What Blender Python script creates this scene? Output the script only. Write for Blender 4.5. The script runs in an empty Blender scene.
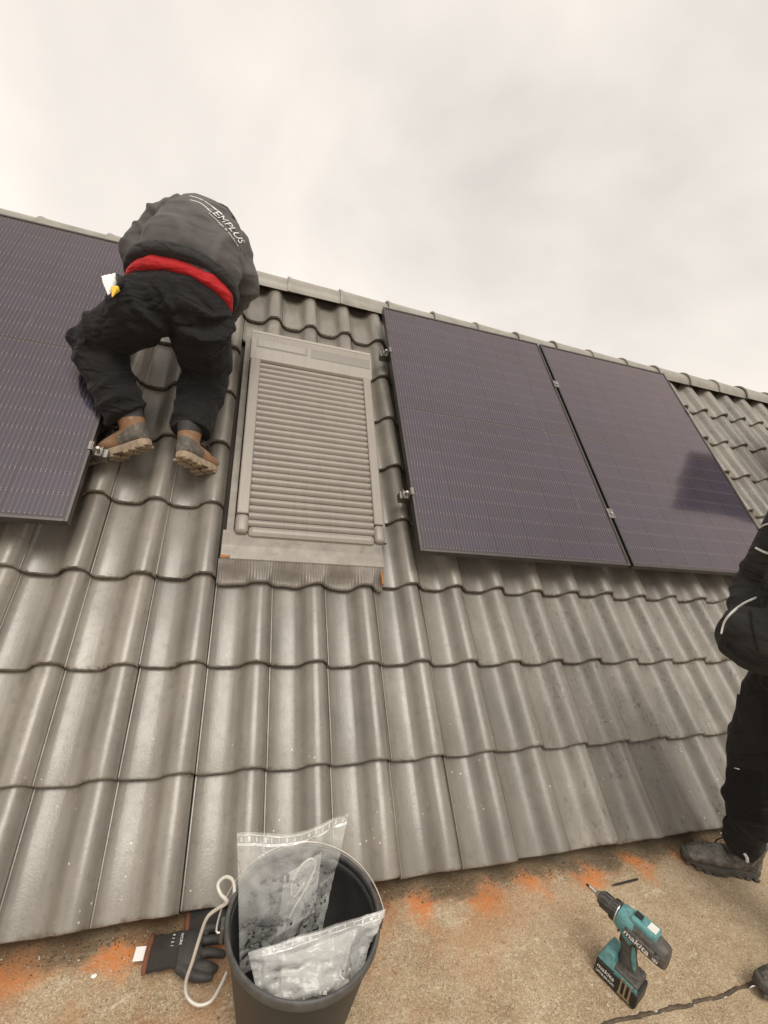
import bpy, bmesh, math, random
from mathutils import Vector, Matrix, noise
from mathutils.bvhtree import BVHTree
random.seed(7)
sc = bpy.context.scene
COL = sc.collection
R_ = math.radians
PITCH = R_(46)
GZ = -0.06                                   # level of the flat roof
# ------------------------------------------------------------------ camera
CAM = Vector((-0.17413, -1.13143, 1.34329))
CR = Vector((0.947599, -0.284656, 0.145007))     # camera right
CD = Vector((0.091076, -0.194352, -0.976695))    # camera down
CF = Vector((0.306204, 0.938722, -0.158242))     # camera forward
FPX = 466.2
cd = bpy.data.cameras.new('camera'); cam = bpy.data.objects.new('camera', cd); COL.objects.link(cam)
cam.matrix_world = Matrix(((CR.x, -CD.x, -CF.x, CAM.x), (CR.y, -CD.y, -CF.y, CAM.y), (CR.z, -CD.z, -CF.z, CAM.z), (0, 0, 0, 1)))
cd.sensor_fit = 'HORIZONTAL'; cd.sensor_width = 36; cd.lens = FPX / 768 * 36
cd.clip_start = 0.02; cd.clip_end = 3000
sc.camera = cam
# ------------------------------------------------------------------ world, sun, exposure
SUN_EL, SUN_AZ = R_(60), R_(180)             # azimuth measured from +Y clockwise
w = bpy.data.worlds.new('World'); sc.world = w; w.use_nodes = True
nt = w.node_tree; nt.nodes.clear()
def wn(t): return nt.nodes.new(t)
out = wn('ShaderNodeOutputWorld'); bg = wn('ShaderNodeBackground'); bg.inputs['Strength'].default_value = 0.1
sky = wn('ShaderNodeTexSky'); sky.sky_type = 'NISHITA'; sky.sun_disc = False
sky.sun_elevation = SUN_EL; sky.sun_rotation = SUN_AZ; sky.dust_density = 4
tc = wn('ShaderNodeTexCoord'); mp = wn('ShaderNodeMapping'); mp.inputs['Scale'].default_value = (1.0, 1.0, 1.25); mp.inputs['Location'].default_value = (0.35, 0.2, 0.1)
n1 = wn('ShaderNodeTexNoise'); n1.inputs['Scale'].default_value = 1.7; n1.inputs['Detail'].default_value = 5; n1.inputs['Roughness'].default_value = 0.5; n1.inputs['Distortion'].default_value = 0.35
rp = wn('ShaderNodeValToRGB'); rp.color_ramp.elements[0].position = 0.32; rp.color_ramp.elements[1].position = 0.66
rp.color_ramp.elements[0].color = (0.58, 0.54, 0.498, 1); rp.color_ramp.elements[1].color = (0.84, 0.772, 0.695, 1)
sc10 = wn('ShaderNodeVectorMath'); sc10.operation = 'SCALE'; sc10.inputs['Scale'].default_value = 9.4
mx = wn('ShaderNodeMix'); mx.data_type = 'RGBA'; mx.inputs['Factor'].default_value = 0.94
L = nt.links.new
L(tc.outputs['Generated'], mp.inputs['Vector']); L(mp.outputs['Vector'], n1.inputs['Vector']); L(n1.outputs['Fac'], rp.inputs['Fac'])
L(rp.outputs['Color'], sc10.inputs[0]); L(sky.outputs['Color'], mx.inputs['A']); L(sc10.outputs['Vector'], mx.inputs['B'])
L(mx.outputs['Result'], bg.inputs['Color']); L(bg.outputs['Background'], out.inputs['Surface'])
sl = bpy.data.lights.new('sun', 'SUN'); sl.energy = 1.5; sl.angle = R_(30); sl.color = (1.0, 0.95, 0.86)
so = bpy.data.objects.new('sun', sl); COL.objects.link(so)
sdir = Vector((math.sin(SUN_AZ) * math.cos(SUN_EL), math.cos(SUN_AZ) * math.cos(SUN_EL), math.sin(SUN_EL)))
so.rotation_euler = sdir.to_track_quat('Z', 'Y').to_euler()
sc.view_settings.view_transform = 'Standard'; sc.view_settings.look = 'None'
sc.view_settings.exposure = 0.52; sc.view_settings.gamma = 1.0

# ------------------------------------------------------------------ helpers
ES = Vector((1, 0, 0)); SS = Vector((0, math.cos(PITCH), math.sin(PITCH))); NN = Vector((0, -math.sin(PITCH), math.cos(PITCH)))
TW, TL = 0.21337, 0.33092                     # tile cover width and gauge
def RW(e, s, n): return ES * e + SS * s + NN * n
def ray(x, y): return (CR * ((x - 384) / FPX) + CD * ((y - 512) / FPX) + CF)
def on_roof(x, y, n):                         # point at height n above the roof plane seen at x, y
    d = ray(x, y); t = (n - CAM.dot(NN)) / d.dot(NN); return CAM + d * t
def on_z(x, y, z):
    d = ray(x, y); t = (z - CAM.z) / d.z; return CAM + d * t
def on_y(x, y, Y):
    d = ray(x, y); t = (Y - CAM.y) / d.y; return CAM + d * t
def pix(P):
    v = P - CAM; z = v.dot(CF); return 384 + FPX * v.dot(CR) / z, 512 + FPX * v.dot(CD) / z, z
def link(o, parent=None):
    COL.objects.link(o)
    if parent is not None: o.parent = parent
    return o
def mesh_obj(name, verts, faces, mat, parent=None, smooth=False):
    me = bpy.data.meshes.new(name); me.from_pydata([tuple(v) for v in verts], [], faces); me.update()
    if mat is not None: me.materials.append(mat)
    if smooth: me.polygons.foreach_set('use_smooth', [True] * len(me.polygons))
    return link(bpy.data.objects.new(name, me), parent)
def bm_obj(name, bm, mat, parent=None, smooth=False):
    me = bpy.data.meshes.new(name); bmesh.ops.recalc_face_normals(bm, faces=bm.faces); bm.to_mesh(me); bm.free()
    if mat is not None: me.materials.append(mat)
    if smooth: me.polygons.foreach_set('use_smooth', [True] * len(me.polygons))
    return link(bpy.data.objects.new(name, me), parent)
def empty(name, loc=(0, 0, 0), rot=(0, 0, 0)):
    o = bpy.data.objects.new(name, None); o.empty_display_size = 0.1; COL.objects.link(o); o.location = loc; o.rotation_euler = rot; return o
def tag(o, label=None, cat=None, group=None, kind=None):
    if label: o['label'] = label
    if cat: o['category'] = cat
    if group: o['group'] = group
    if kind: o['kind'] = kind
    return o
def copy_obj(o, parent=None):
    c = o.copy(); COL.objects.link(c); c.parent = parent; c.matrix_parent_inverse = o.matrix_parent_inverse.copy(); return c
def copy_tree(o, parent=None):
    c = copy_obj(o, parent)
    for ch in list(o.children): copy_tree(ch, c)
    return c
def box_bm(bm, x0, x1, y0, y1, z0, z1, bev=0.0, seg=2, M=None):
    r = bmesh.ops.create_cube(bm, size=1)
    vs = r['verts']
    for v in vs:
        v.co = Vector((x0 + (v.co.x + .5) * (x1 - x0), y0 + (v.co.y + .5) * (y1 - y0), z0 + (v.co.z + .5) * (z1 - z0)))
    if bev > 0:
        es = list({e for v in vs for e in v.link_edges})
        rr = bmesh.ops.bevel(bm, geom=es, offset=bev, segments=seg, affect='EDGES', profile=0.5)
        vs = list({v for f in rr['faces'] for v in f.verts} | {v for v in vs if v.is_valid})
    if M is not None:
        for v in vs: v.co = M @ v.co
    return vs
def box(name, dims, mat, parent=None, bev=0.0, seg=2, M=None, smooth=False):
    bm = bmesh.new(); box_bm(bm, *dims, bev=bev, seg=seg, M=M); return bm_obj(name, bm, mat, parent, smooth)
def catmull(P, k):
    if k <= 1 or len(P) < 3: return P
    o = []; n = len(P)
    for i in range(n - 1):
        a, b, c, d = P[max(i - 1, 0)], P[i], P[i + 1], P[min(i + 2, n - 1)]
        for j in range(k):
            t = j / k
            o.append(tuple(0.5 * ((2 * b[m]) + (-a[m] + c[m]) * t + (2 * a[m] - 5 * b[m] + 4 * c[m] - d[m]) * t * t + (-a[m] + 3 * b[m] - 3 * c[m] + d[m]) * t ** 3) for m in range(len(b))))
    o.append(tuple(P[-1])); return o
def sweep(bm, pts, radii, side=None, seg=16, sub=4, caps=True):
    """closed tube along pts; radii (along side, across) per point"""
    P = [tuple(p) + ((r, r) if not isinstance(r, (tuple, list)) else tuple(r)) for p, r in zip(pts, radii)]
    P = catmull(P, sub); n = len(P); rings = []; prev = Vector(side) if side is not None else None
    for i, p in enumerate(P):
        c = Vector(p[:3]); t = (Vector(P[min(i + 1, n - 1)][:3]) - Vector(P[max(i - 1, 0)][:3])).normalized()
        if prev is None:
            prev = Vector((0, 0, 1)) if abs(t.z) < 0.8 else Vector((1, 0, 0))
        h = Vector(side) if side is not None else prev
        s = h - t * h.dot(t)
        if s.length < 1e-4: s = prev - t * prev.dot(t)
        s.normalize(); u = t.cross(s); prev = s
        rings.append([bm.verts.new(c + s * (p[3] * math.cos(2 * math.pi * k / seg)) + u * (p[4] * math.sin(2 * math.pi * k / seg))) for k in range(seg)])
    for a, b in zip(rings, rings[1:]):
        for k in range(seg): bm.faces.new((a[k], a[(k + 1) % seg], b[(k + 1) % seg], b[k]))
    if caps:
        for rg, fl in ((rings[0], True), (rings[-1], False)):
            c = bm.verts.new(sum((v.co for v in rg), Vector()) / seg)
            for k in range(seg):
                f = (rg[(k + 1) % seg], rg[k], c) if fl else (rg[k], rg[(k + 1) % seg], c)
                bm.faces.new(f)
def ell(bm, c, r, M=None, seg=16):
    rr = bmesh.ops.create_uvsphere(bm, u_segments=seg, v_segments=seg // 2 + 2, radius=1)
    for v in rr['verts']:
        q = Vector((v.co.x * r[0], v.co.y * r[1], v.co.z * r[2]))
        if M is not None: q = M @ q
        v.co = q + Vector(c)
def tube(name, pts, r, mat, parent=None, sub=6, seg=8):
    bm = bmesh.new(); sweep(bm, pts, [r] * len(pts), seg=seg, sub=sub); return bm_obj(name, bm, mat, parent, True)
def lathe(name, prof, mat, parent=None, seg=48, smooth=True):
    bm = bmesh.new(); rings = []
    for r, z in prof: rings.append([bm.verts.new((r * math.cos(2 * math.pi * k / seg), r * math.sin(2 * math.pi * k / seg), z)) for k in range(seg)])
    for a, b in zip(rings, rings[1:]):
        for k in range(seg): bm.faces.new((a[k], a[(k + 1) % seg], b[(k + 1) % seg], b[k]))
    return bm_obj(name, bm, mat, parent, smooth)
def remesh(name, bm, mat, voxel, parent=None, smooth=5, bones=None, amp=0.0, fr=22, seed=0, keep=None):
    """union of the closed shapes in bm as one continuous skin, with cloth folds"""
    bmesh.ops.recalc_face_normals(bm, faces=bm.faces)
    me = bpy.data.meshes.new(name + '_raw'); bm.to_mesh(me); bm.free()
    o = bpy.data.objects.new(name + '_raw', me); COL.objects.link(o)
    m = o.modifiers.new('r', 'REMESH'); m.mode = 'VOXEL'; m.voxel_size = voxel
    if smooth:
        m = o.modifiers.new('s', 'SMOOTH'); m.iterations = smooth; m.factor = 0.5
    dg = bpy.context.evaluated_depsgraph_get(); dg.update()
    me2 = bpy.data.meshes.new_from_object(o.evaluated_get(dg)); me2.name = name
    bpy.data.objects.remove(o); bpy.data.meshes.remove(me)
    if bones and amp:
        nrm = [v.normal.copy() for v in me2.vertices]
        B = [(Vector(a), Vector(b), (Vector(b) - Vector(a)).normalized(), (Vector(b) - Vector(a)).length, k) for a, b, k in bones]
        for i, v in enumerate(me2.vertices):
            p = v.co; best = None
            for a, b, ax, ln, k in B:
                t = max(0, min(ln, (p - a).dot(ax))); d = (p - a - ax * t).length
                if best is None or d < best[0]: best = (d, a, ax, t, ln, k)
            d, a, ax, t, ln, k = best
            al = (p - a).dot(ax); pe = p - a - ax * al
            wj = 0.5 + 0.55 * max(math.exp(-(t / (0.11)) ** 2), math.exp(-((ln - t) / 0.11) ** 2))
            q = pe * 3.2 + ax * (al * fr) + Vector((seed, seed * .7, 0))
            q = q + noise.noise_vector(p * 3.3) * 1.1
            n = noise.noise(q); r1 = max(0.0, 1 - abs(n) * 3.2)
            f = (r1 * (2 - r1) * r1 * 1.1 - 0.3) + 0.55 * noise.noise(p * 6 + Vector((seed, 5, 2))) + 0.22 * noise.noise(q * 2.3 + Vector((9, 3, 1)))
            v.co = p + nrm[i] * (amp * k * wj * f)
        b2 = bmesh.new(); b2.from_mesh(me2)
        for _ in range(2): bmesh.ops.smooth_vert(b2, verts=b2.verts, factor=0.5, use_axis_x=True, use_axis_y=True, use_axis_z=True)
        b2.to_mesh(me2); b2.free()
    me2.materials.clear(); me2.materials.append(mat)
    me2.polygons.foreach_set('use_smooth', [True] * len(me2.polygons)); me2.update()
    return link(bpy.data.objects.new(name, me2), parent)
def bvh(o):
    me = o.data; mw = o.matrix_world
    return BVHTree.FromPolygons([v.co.copy() for v in me.vertices], [tuple(p.vertices) for p in me.polygons])
def hit(tree, x, y):
    d = ray(x, y).normalized(); r = tree.ray_cast(CAM, d)
    return (r[0], r[1]) if r[0] is not None else (None, None)
def surf_tube(name, tree, px, r, mat, parent, lift=0.0, sub=5):
    pts = []
    for x, y in catmull([tuple(p) for p in px], 4):
        h, n = hit(tree, x, y)
        if h is not None: pts.append(h + n * lift)
    if len(pts) < 2: return None
    return tube(name, pts, r, mat, parent, sub=2, seg=6)
def text_mesh(txt, size=1.0, shear=0.0, extrude=0.0, bold=0.0):
    cu = bpy.data.curves.new('t', 'FONT'); cu.body = txt; cu.size = size; cu.shear = shear; cu.align_x = 'LEFT'; cu.extrude = extrude; cu.offset = bold; cu.resolution_u = 3
    o = bpy.data.objects.new('t', cu); COL.objects.link(o)
    dg = bpy.context.evaluated_depsgraph_get(); dg.update()
    me = bpy.data.meshes.new_from_object(o.evaluated_get(dg)); bpy.data.objects.remove(o); bpy.data.curves.remove(cu)
    return me
def text_obj(name, txt, mat, parent, M, width, shear=0.0, height=None, bold=0.0, extrude=0.0003):
    me = text_mesh(txt, 1.0, shear, 0.0, bold); me.name = name
    xs = [v.co.x for v in me.vertices]; ys = [v.co.y for v in me.vertices]
    sx = width / (max(xs) - min(xs)); sy = height / (max(ys) - min(ys)) if height else sx; x0 = min(xs); y0 = min(ys)
    for v in me.vertices: v.co = M @ Vector(((v.co.x - x0) * sx, (v.co.y - y0) * sy, v.co.z))
    me.materials.clear(); me.materials.append(mat)
    return link(bpy.data.objects.new(name, me), parent)

# ------------------------------------------------------------------ materials
class Mat:
    def __init__(s, name):
        s.m = bpy.data.materials.new(name); s.m.use_nodes = True; s.nt = s.m.node_tree; s.n = s.nt.nodes; s.b = s.n['Principled BSDF']
        s._p = None; s._o = None
    def L(s, a, b): s.nt.links.new(a, b)
    def set(s, k, v):
        i = s.b.inputs[k]
        if hasattr(v, 'is_linked') or isinstance(v, bpy.types.NodeSocket): s.L(v, i)
        else: i.default_value = v if not isinstance(v, tuple) or len(v) == 4 or k not in ('Base Color',) else (*v, 1)
        return s
    def pos(s):
        if s._p is None: s._p = s.n.new('ShaderNodeNewGeometry').outputs['Position']
        return s._p
    def obj(s):
        if s._o is None: s._o = s.n.new('ShaderNodeTexCoord').outputs['Object']
        return s._o
    def rnd(s): return s.n.new('ShaderNodeObjectInfo').outputs['Random']
    def map(s, v, scale=(1, 1, 1), rot=(0, 0, 0), loc=(0, 0, 0)):
        m = s.n.new('ShaderNodeMapping'); m.inputs['Scale'].default_value = scale; m.inputs['Rotation'].default_value = rot; m.inputs['Location'].default_value = loc; s.L(v, m.inputs['Vector']); return m.outputs['Vector']
    def noise(s, v, scale, detail=4, rough=0.55, dist=0.0):
        t = s.n.new('ShaderNodeTexNoise'); t.inputs['Scale'].default_value = scale; t.inputs['Detail'].default_value = detail; t.inputs['Roughness'].default_value = rough; t.inputs['Distortion'].default_value = dist; s.L(v, t.inputs['Vector']); return t.outputs['Fac']
    def voro(s, v, scale, feat='F1'):
        t = s.n.new('ShaderNodeTexVoronoi'); t.feature = feat; t.inputs['Scale'].default_value = scale; s.L(v, t.inputs['Vector']); return t.outputs['Distance']
    def vorocol(s, v, scale):
        t = s.n.new('ShaderNodeTexVoronoi'); t.inputs['Scale'].default_value = scale; s.L(v, t.inputs['Vector']); return t.outputs['Color']
    def sep(s, v):
        t = s.n.new('ShaderNodeSeparateXYZ'); s.L(v, t.inputs[0]); return t.outputs
    def ramp(s, f, stops):
        r = s.n.new('ShaderNodeValToRGB'); e = r.color_ramp.elements
        while len(e) < len(stops): e.new(0.5)
        for i, (p, c) in enumerate(stops):
            e[i].position = p; e[i].color = (*c, 1) if isinstance(c, tuple) else (c, c, c, 1)
        s.L(f, r.inputs['Fac']); return r.outputs['Color']
    def math(s, op, a, b=None, clamp=False):
        m = s.n.new('ShaderNodeMath'); m.operation = op; m.use_clamp = clamp
        for i, v in enumerate((a, b)):
            if v is None: continue
            if isinstance(v, (int, float)): m.inputs[i].default_value = v
            else: s.L(v, m.inputs[i])
        return m.outputs[0]
    def sm(s, v, a, b):                       # smooth step a..b -> 0..1
        m = s.n.new('ShaderNodeMapRange'); m.interpolation_type = 'SMOOTHSTEP'; m.inputs['From Min'].default_value = a; m.inputs['From Max'].default_value = b
        s.L(v, m.inputs['Value']); return m.outputs['Result']
    def mix(s, f, a, b, mode='MIX'):
        m = s.n.new('ShaderNodeMix'); m.data_type = 'RGBA'; m.blend_type = mode
        for k, v in (('Factor', f), ('A', a), ('B', b)):
            if isinstance(v, (int, float)): m.inputs[k].default_value = v if k == 'Factor' else (v, v, v, 1)
            elif isinstance(v, tuple): m.inputs[k].default_value = (*v, 1)
            else: s.L(v, m.inputs[k])
        return m.outputs['Result']
    def bump(s, h, strength=0.3, dist=0.01):
        b = s.n.new('ShaderNodeBump'); b.inputs['Strength'].default_value = strength; b.inputs['Distance'].default_value = dist; s.L(h, b.inputs['Height']); s.L(b.outputs['Normal'], s.b.inputs['Normal']); return s
def simple(name, col, rough=0.5, metal=0.0, var=0.15, scale=25, bump=0.0, bscale=300, spec=0.5, pos=False):
    m = Mat(name); v = m.pos() if pos else m.obj()
    n = m.noise(v, scale, 5, 0.6)
    m.set('Base Color', m.ramp(n, [(0.3, tuple(c * (1 - var) for c in col)), (0.7, tuple(min(1, c * (1 + var)) for c in col))]))
    m.set('Roughness', m.math('ADD', m.math('MULTIPLY', n, 0.2), rough - 0.1)); m.set('Metallic', metal); m.set('Specular IOR Level', spec)
    if bump: m.bump(m.noise(v, bscale, 3), bump, 0.002)
    return m.m
def tile_mat():
    m = Mat('engobed_clay'); p = m.pos(); o = m.obj(); x, y, z = m.sep(o)[:3]; px_, py_, pz_ = m.sep(p)[:3]
    n = m.noise(p, 5, 7, 0.6); n2 = m.noise(p, 45, 5, 0.6); r = m.rnd()
    st = m.noise(m.map(o, (38, 3.5, 1)), 1.0, 5, 0.65)
    off = m.n.new('ShaderNodeVectorMath'); off.operation = 'ADD'; m.L(o, off.inputs[0]); m.L(m.vorocol(p, 3.2), off.inputs[1])
    c = m.ramp(n, [(0.3, (0.166, 0.150, 0.128)), (0.7, (0.244, 0.220, 0.188))])
    c = m.mix(m.math('MULTIPLY', m.sm(st, 0.45, 0.75), 0.35), c, (0.31, 0.285, 0.245))
    c = m.mix(1.0, c, m.ramp(r, [(0, 0.80), (1, 1.14)]), 'MULTIPLY')
    c = m.mix(m.math('MULTIPLY', m.sm(n2, 0.52, 0.72), 0.3), c, (0.09, 0.075, 0.06))
    # brown silt and lichen along the lower lip, in the pan
    lip = m.math('MULTIPLY', m.math('SUBTRACT', 1.0, m.sm(y, 0.002, 0.016)), m.sm(m.noise(p, 60, 4), 0.42, 0.6))
    c = m.mix(m.math('MULTIPLY', m.math('MULTIPLY', lip, m.sm(m.noise(p, 7, 3), .4, .6)), 0.8), c, (0.085, 0.05, 0.024))
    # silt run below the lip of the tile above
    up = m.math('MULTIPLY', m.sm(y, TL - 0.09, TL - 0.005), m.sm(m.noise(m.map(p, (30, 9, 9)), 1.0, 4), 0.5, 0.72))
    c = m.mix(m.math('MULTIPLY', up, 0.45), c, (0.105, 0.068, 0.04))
    # boot scuffs on the tiles at the right
    sc_ = m.noise(m.map(p, (62, 20, 20), (0.1, 0.0, 0.35)), 1.0, 4, 0.6, 1.8)
    reg = m.math('MULTIPLY', m.sm(px_, 0.75, 1.35), m.sm(m.noise(p, 4.5, 2), 0.36, 0.5))
    sq = m.math('MULTIPLY', m.math('MULTIPLY', m.sm(sc_, 0.585, 0.63), reg), 0.62)
    c = m.mix(sq, c, (0.058, 0.053, 0.047))
    c = m.mix(m.math('MULTIPLY', m.math('MULTIPLY', m.sm(m.noise(p, 11, 6, 0.7), 0.55, 0.7), m.sm(px_, 1.2, 2.4)), 0.5), c, (0.30, 0.28, 0.235))
    lich = m.math('MULTIPLY', m.math('LESS_THAN', m.voro(p, 34), 0.20), m.sm(m.noise(p, 2.3, 5, 0.7), 0.54, 0.66)); c = m.mix(m.math('MULTIPLY', lich, m.math('MULTIPLY', m.sm(n2, .42, .58), .5)), c, (0.30, 0.275, 0.20))
    # lime splashes low on the roof
    d = m.voro(p, 58); cl = m.sep(m.vorocol(p, 58))[0]
    spk = m.math('MULTIPLY', m.math('MULTIPLY', m.math('LESS_THAN', d, 0.16), m.math('GREATER_THAN', cl, 0.80)), m.math('MULTIPLY', m.sm(m.noise(p, 5, 2), 0.5, 0.6), m.math('SUBTRACT', 1.0, m.sm(pz_, 0.15, 0.55))))
    c = m.mix(spk, c, (0.62, 0.58, 0.5))
    m.set('Base Color', c)
    m.set('Roughness', m.math('ADD', m.math('ADD', 0.23, m.math('MULTIPLY', n2, 0.16)), m.math('MULTIPLY', m.sm(px_, 0.5, 1.2), 0.15)))
    m.set('Specular IOR Level', 0.7)
    m.bump(m.math('ADD', m.noise(p, 160, 4, 0.6), m.math('MULTIPLY', st, 0.6)), 0.16, 0.003)
    return m.m
def ground_mat():
    m = Mat('mineral_felt'); p = m.pos(); x, y, z = m.sep(p)[:3]
    n = m.noise(p, 7, 7, 0.65); g = m.noise(p, 290, 3, 0.7); g2 = m.noise(p, 110, 6, 0.75)
    c = m.ramp(n, [(0.3, (0.31, 0.225, 0.138)), (0.52, (0.43, 0.32, 0.205)), (0.75, (0.53, 0.415, 0.28))])
    c = m.mix(m.math('MULTIPLY', m.sm(g2, 0.50, 0.62), 0.8), c, (0.52, 0.42, 0.28))
    c = m.mix(m.math('MULTIPLY', m.sm(g, 0.55, 0.68), 0.75), c, (0.74, 0.65, 0.49))
    c = m.mix(m.math('MULTIPLY', m.math('SUBTRACT', 1.0, m.sm(g, 0.36, 0.49)), 0.62), c, (0.14, 0.095, 0.055))
    # pale scrapes
    sw = m.noise(m.map(p, (9, 34, 1), (0, 0, 0.5)), 1.0, 6, 0.75, 0.8)
    c = m.mix(m.math('MULTIPLY', m.math('MULTIPLY', m.sm(sw, 0.55, 0.66), m.sm(g2, 0.4, 0.6)), 0.8), c, (0.66, 0.59, 0.47))
    # rust coloured wash under every pan of the eave course
    ph = m.math('MULTIPLY', m.math('SUBTRACT', m.math('ADD', x, m.math('MULTIPLY', m.math('SUBTRACT', m.noise(p, 6, 3), 0.5), 0.22)), 0.075 + 0.0), 2 * math.pi / TW)
    cs = m.math('COSINE', ph)
    yy = m.math('ADD', y, m.math('MULTIPLY', m.math('SUBTRACT', m.noise(p, 9, 6, 0.65), 0.5), 0.20))
    val = m.math('ADD', m.math('ADD', m.math('MULTIPLY', cs, 0.40), 0.46), m.math('ADD', m.math('MULTIPLY', m.math('ABSOLUTE', m.math('ADD', yy, 0.036)), -12.5), m.math('MULTIPLY', m.math('SUBTRACT', m.noise(p, 28, 6, 0.7), 0.5), 1.1)))
    gr = m.sm(m.noise(p, 130, 3), 0.3, 0.55)
    pan = m.sm(val, -0.25, 1.0)
    st = m.math('MULTIPLY', m.math('MULTIPLY', pan, m.math('ADD', 0.5, m.math('MULTIPLY', gr, 0.5))), m.sm(m.noise(p, 3.1, 5, 0.65), 0.26, 0.5), True)
    c = m.mix(m.math('MULTIPLY', st, 0.95), c, (0.66, 0.215, 0.055))
    wide = m.math('MULTIPLY', m.math('MULTIPLY', m.sm(yy, -0.42, -0.08), m.sm(m.noise(p, 4.2, 4), 0.42, 0.62)), m.math('MULTIPLY', m.math('SUBTRACT', 1.0, m.sm(x, 0.35, 1.3)), 0.55))
    c = m.mix(wide, c, (0.40, 0.155, 0.05))
    # moss and silt strip right under the eave, with the eave's shadow painted in
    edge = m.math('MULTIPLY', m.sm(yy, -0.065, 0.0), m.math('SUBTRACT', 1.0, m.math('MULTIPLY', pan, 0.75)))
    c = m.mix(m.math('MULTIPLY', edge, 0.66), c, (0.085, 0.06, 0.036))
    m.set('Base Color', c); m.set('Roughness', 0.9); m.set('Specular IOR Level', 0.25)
    m.bump(m.math('ADD', m.math('MULTIPLY', g, 0.6), m.math('ADD', g2, m.math('MULTIPLY', n, 1.2))), 0.55, 0.008)
    return m.m
def fabric(name, col, rough=0.85, var=0.25, weave=900, fs=10, spec=0.25):
    m = Mat(name); p = m.obj(); n = m.noise(p, 8, 6, 0.6); w1 = m.noise(p, weave, 2)
    c = m.ramp(n, [(0.3, tuple(k * (1 - var) for k in col)), (0.7, tuple(k * (1 + var) for k in col))])
    d = m.noise(p, 40, 5, 0.7); c = m.mix(m.math('MULTIPLY', m.sm(d, 0.6, 0.75), 0.2), c, tuple(min(1, k * 2.0 + 0.012) for k in col))
    m.set('Base Color', c); m.set('Roughness', rough); m.set('Specular IOR Level', spec); m.set('Sheen Weight', 0.04); m.set('Sheen Roughness', 0.5)
    f1 = m.math('ABSOLUTE', m.math('SUBTRACT', m.noise(m.map(p, (0.55, 0.55, 1.25), (0.25, 0.2, 0.4)), fs, 1.5, 0.45, 0.9), 0.5))
    f2 = m.math('ABSOLUTE', m.math('SUBTRACT', m.noise(m.map(p, (0.7, 0.7, 1.2), (-0.5, 0.3, 0.1), (3, 1, 2)), fs * 1.9, 1.5, 0.45, 0.7), 0.5))
    cr = m.math('ADD', m.sm(f1, 0.0, 0.16), m.math('MULTIPLY', m.sm(f2, 0.0, 0.16), 0.45))
    m.bump(m.math('ADD', m.math('MULTIPLY', w1, 0.05), cr), 0.5, 0.012)
    return m.m
def cell_mat():
    m = Mat('silicon_cell'); o = m.obj(); x, y, z = m.sep(o)[:3]; p = m.pos()
    n = m.noise(p, 2.2, 3); r = m.rnd()
    c = m.ramp(n, [(0.3, (0.010, 0.012, 0.048)), (0.7, (0.018, 0.016, 0.048))])
    c = m.mix(1.0, c, m.ramp(r, [(0, 0.8), (1, 1.25)]), 'MULTIPLY')
    fx = m.math('FRACT', m.math('DIVIDE', x, 0.01504))
    bus = m.math('LESS_THAN', m.math('ABSOLUTE', m.math('SUBTRACT', fx, 0.5)), 0.06)
    c = m.mix(m.math('MULTIPLY', bus, 0.55), c, (0.27, 0.245, 0.26))
    pad = m.math('MULTIPLY', m.math('LESS_THAN', m.math('ABSOLUTE', m.math('SUBTRACT', fx, 0.5)), 0.13), m.math('GREATER_THAN', m.math('ABSOLUTE', y), 0.0405))
    c = m.mix(m.math('MULTIPLY', pad, 0.45), c, (0.5, 0.46, 0.45))
    m.set('Base Color', c); m.set('Roughness', 0.45)
    return m.m
def glass_mat():
    m = Mat('panel_glass'); n = m.n; n.remove(m.b); o = n['Material Output']
    tr = n.new('ShaderNodeBsdfTransparent'); tr.inputs[0].default_value = (0.95, 0.95, 0.96, 1)
    gl = n.new('ShaderNodeBsdfGlossy'); gl.inputs['Color'].default_value = (1.0, 0.85, 0.81, 1)
    fr = n.new('ShaderNodeFresnel'); fr.inputs['IOR'].default_value = 1.75
    df = n.new('ShaderNodeBsdfDiffuse'); df.inputs['Color'].default_value = (0.58, 0.455, 0.42, 1)
    mx = n.new('ShaderNodeMixShader'); mx2 = n.new('ShaderNodeMixShader')
    p = m.pos(); d1 = m.noise(p, 9.0, 8, 0.7); d2 = m.noise(m.map(p, (34, 3, 3), (0, 0, 0.25)), 1.0, 3, 0.6)
    lw = n.new('ShaderNodeLayerWeight'); cosv = m.math('ADD', m.math('SUBTRACT', 1.0, lw.outputs['Facing']), 0.04); lw.inputs['Blend'].default_value = 0.5
    dust = m.math('ADD', 0.019, m.math('ADD', m.math('MULTIPLY', m.sm(d1, 0.50, 0.9), 0.022), m.math('MULTIPLY', m.sm(d2, 0.66, 0.74), 0.05)))
    dust = m.math('DIVIDE', dust, cosv, True)
    m.L(m.math('ADD', 0.075, m.math('MULTIPLY', d1, 0.05)), gl.inputs['Roughness'])
    m.L(fr.outputs[0], mx.inputs['Fac']); m.L(tr.outputs[0], mx.inputs[1]); m.L(gl.outputs[0], mx.inputs[2])
    m.L(dust, mx2.inputs['Fac']); m.L(mx.outputs[0], mx2.inputs[1]); m.L(df.outputs[0], mx2.inputs[2])
    m.L(mx2.outputs[0], o.inputs['Surface'])
    return m.m
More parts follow.
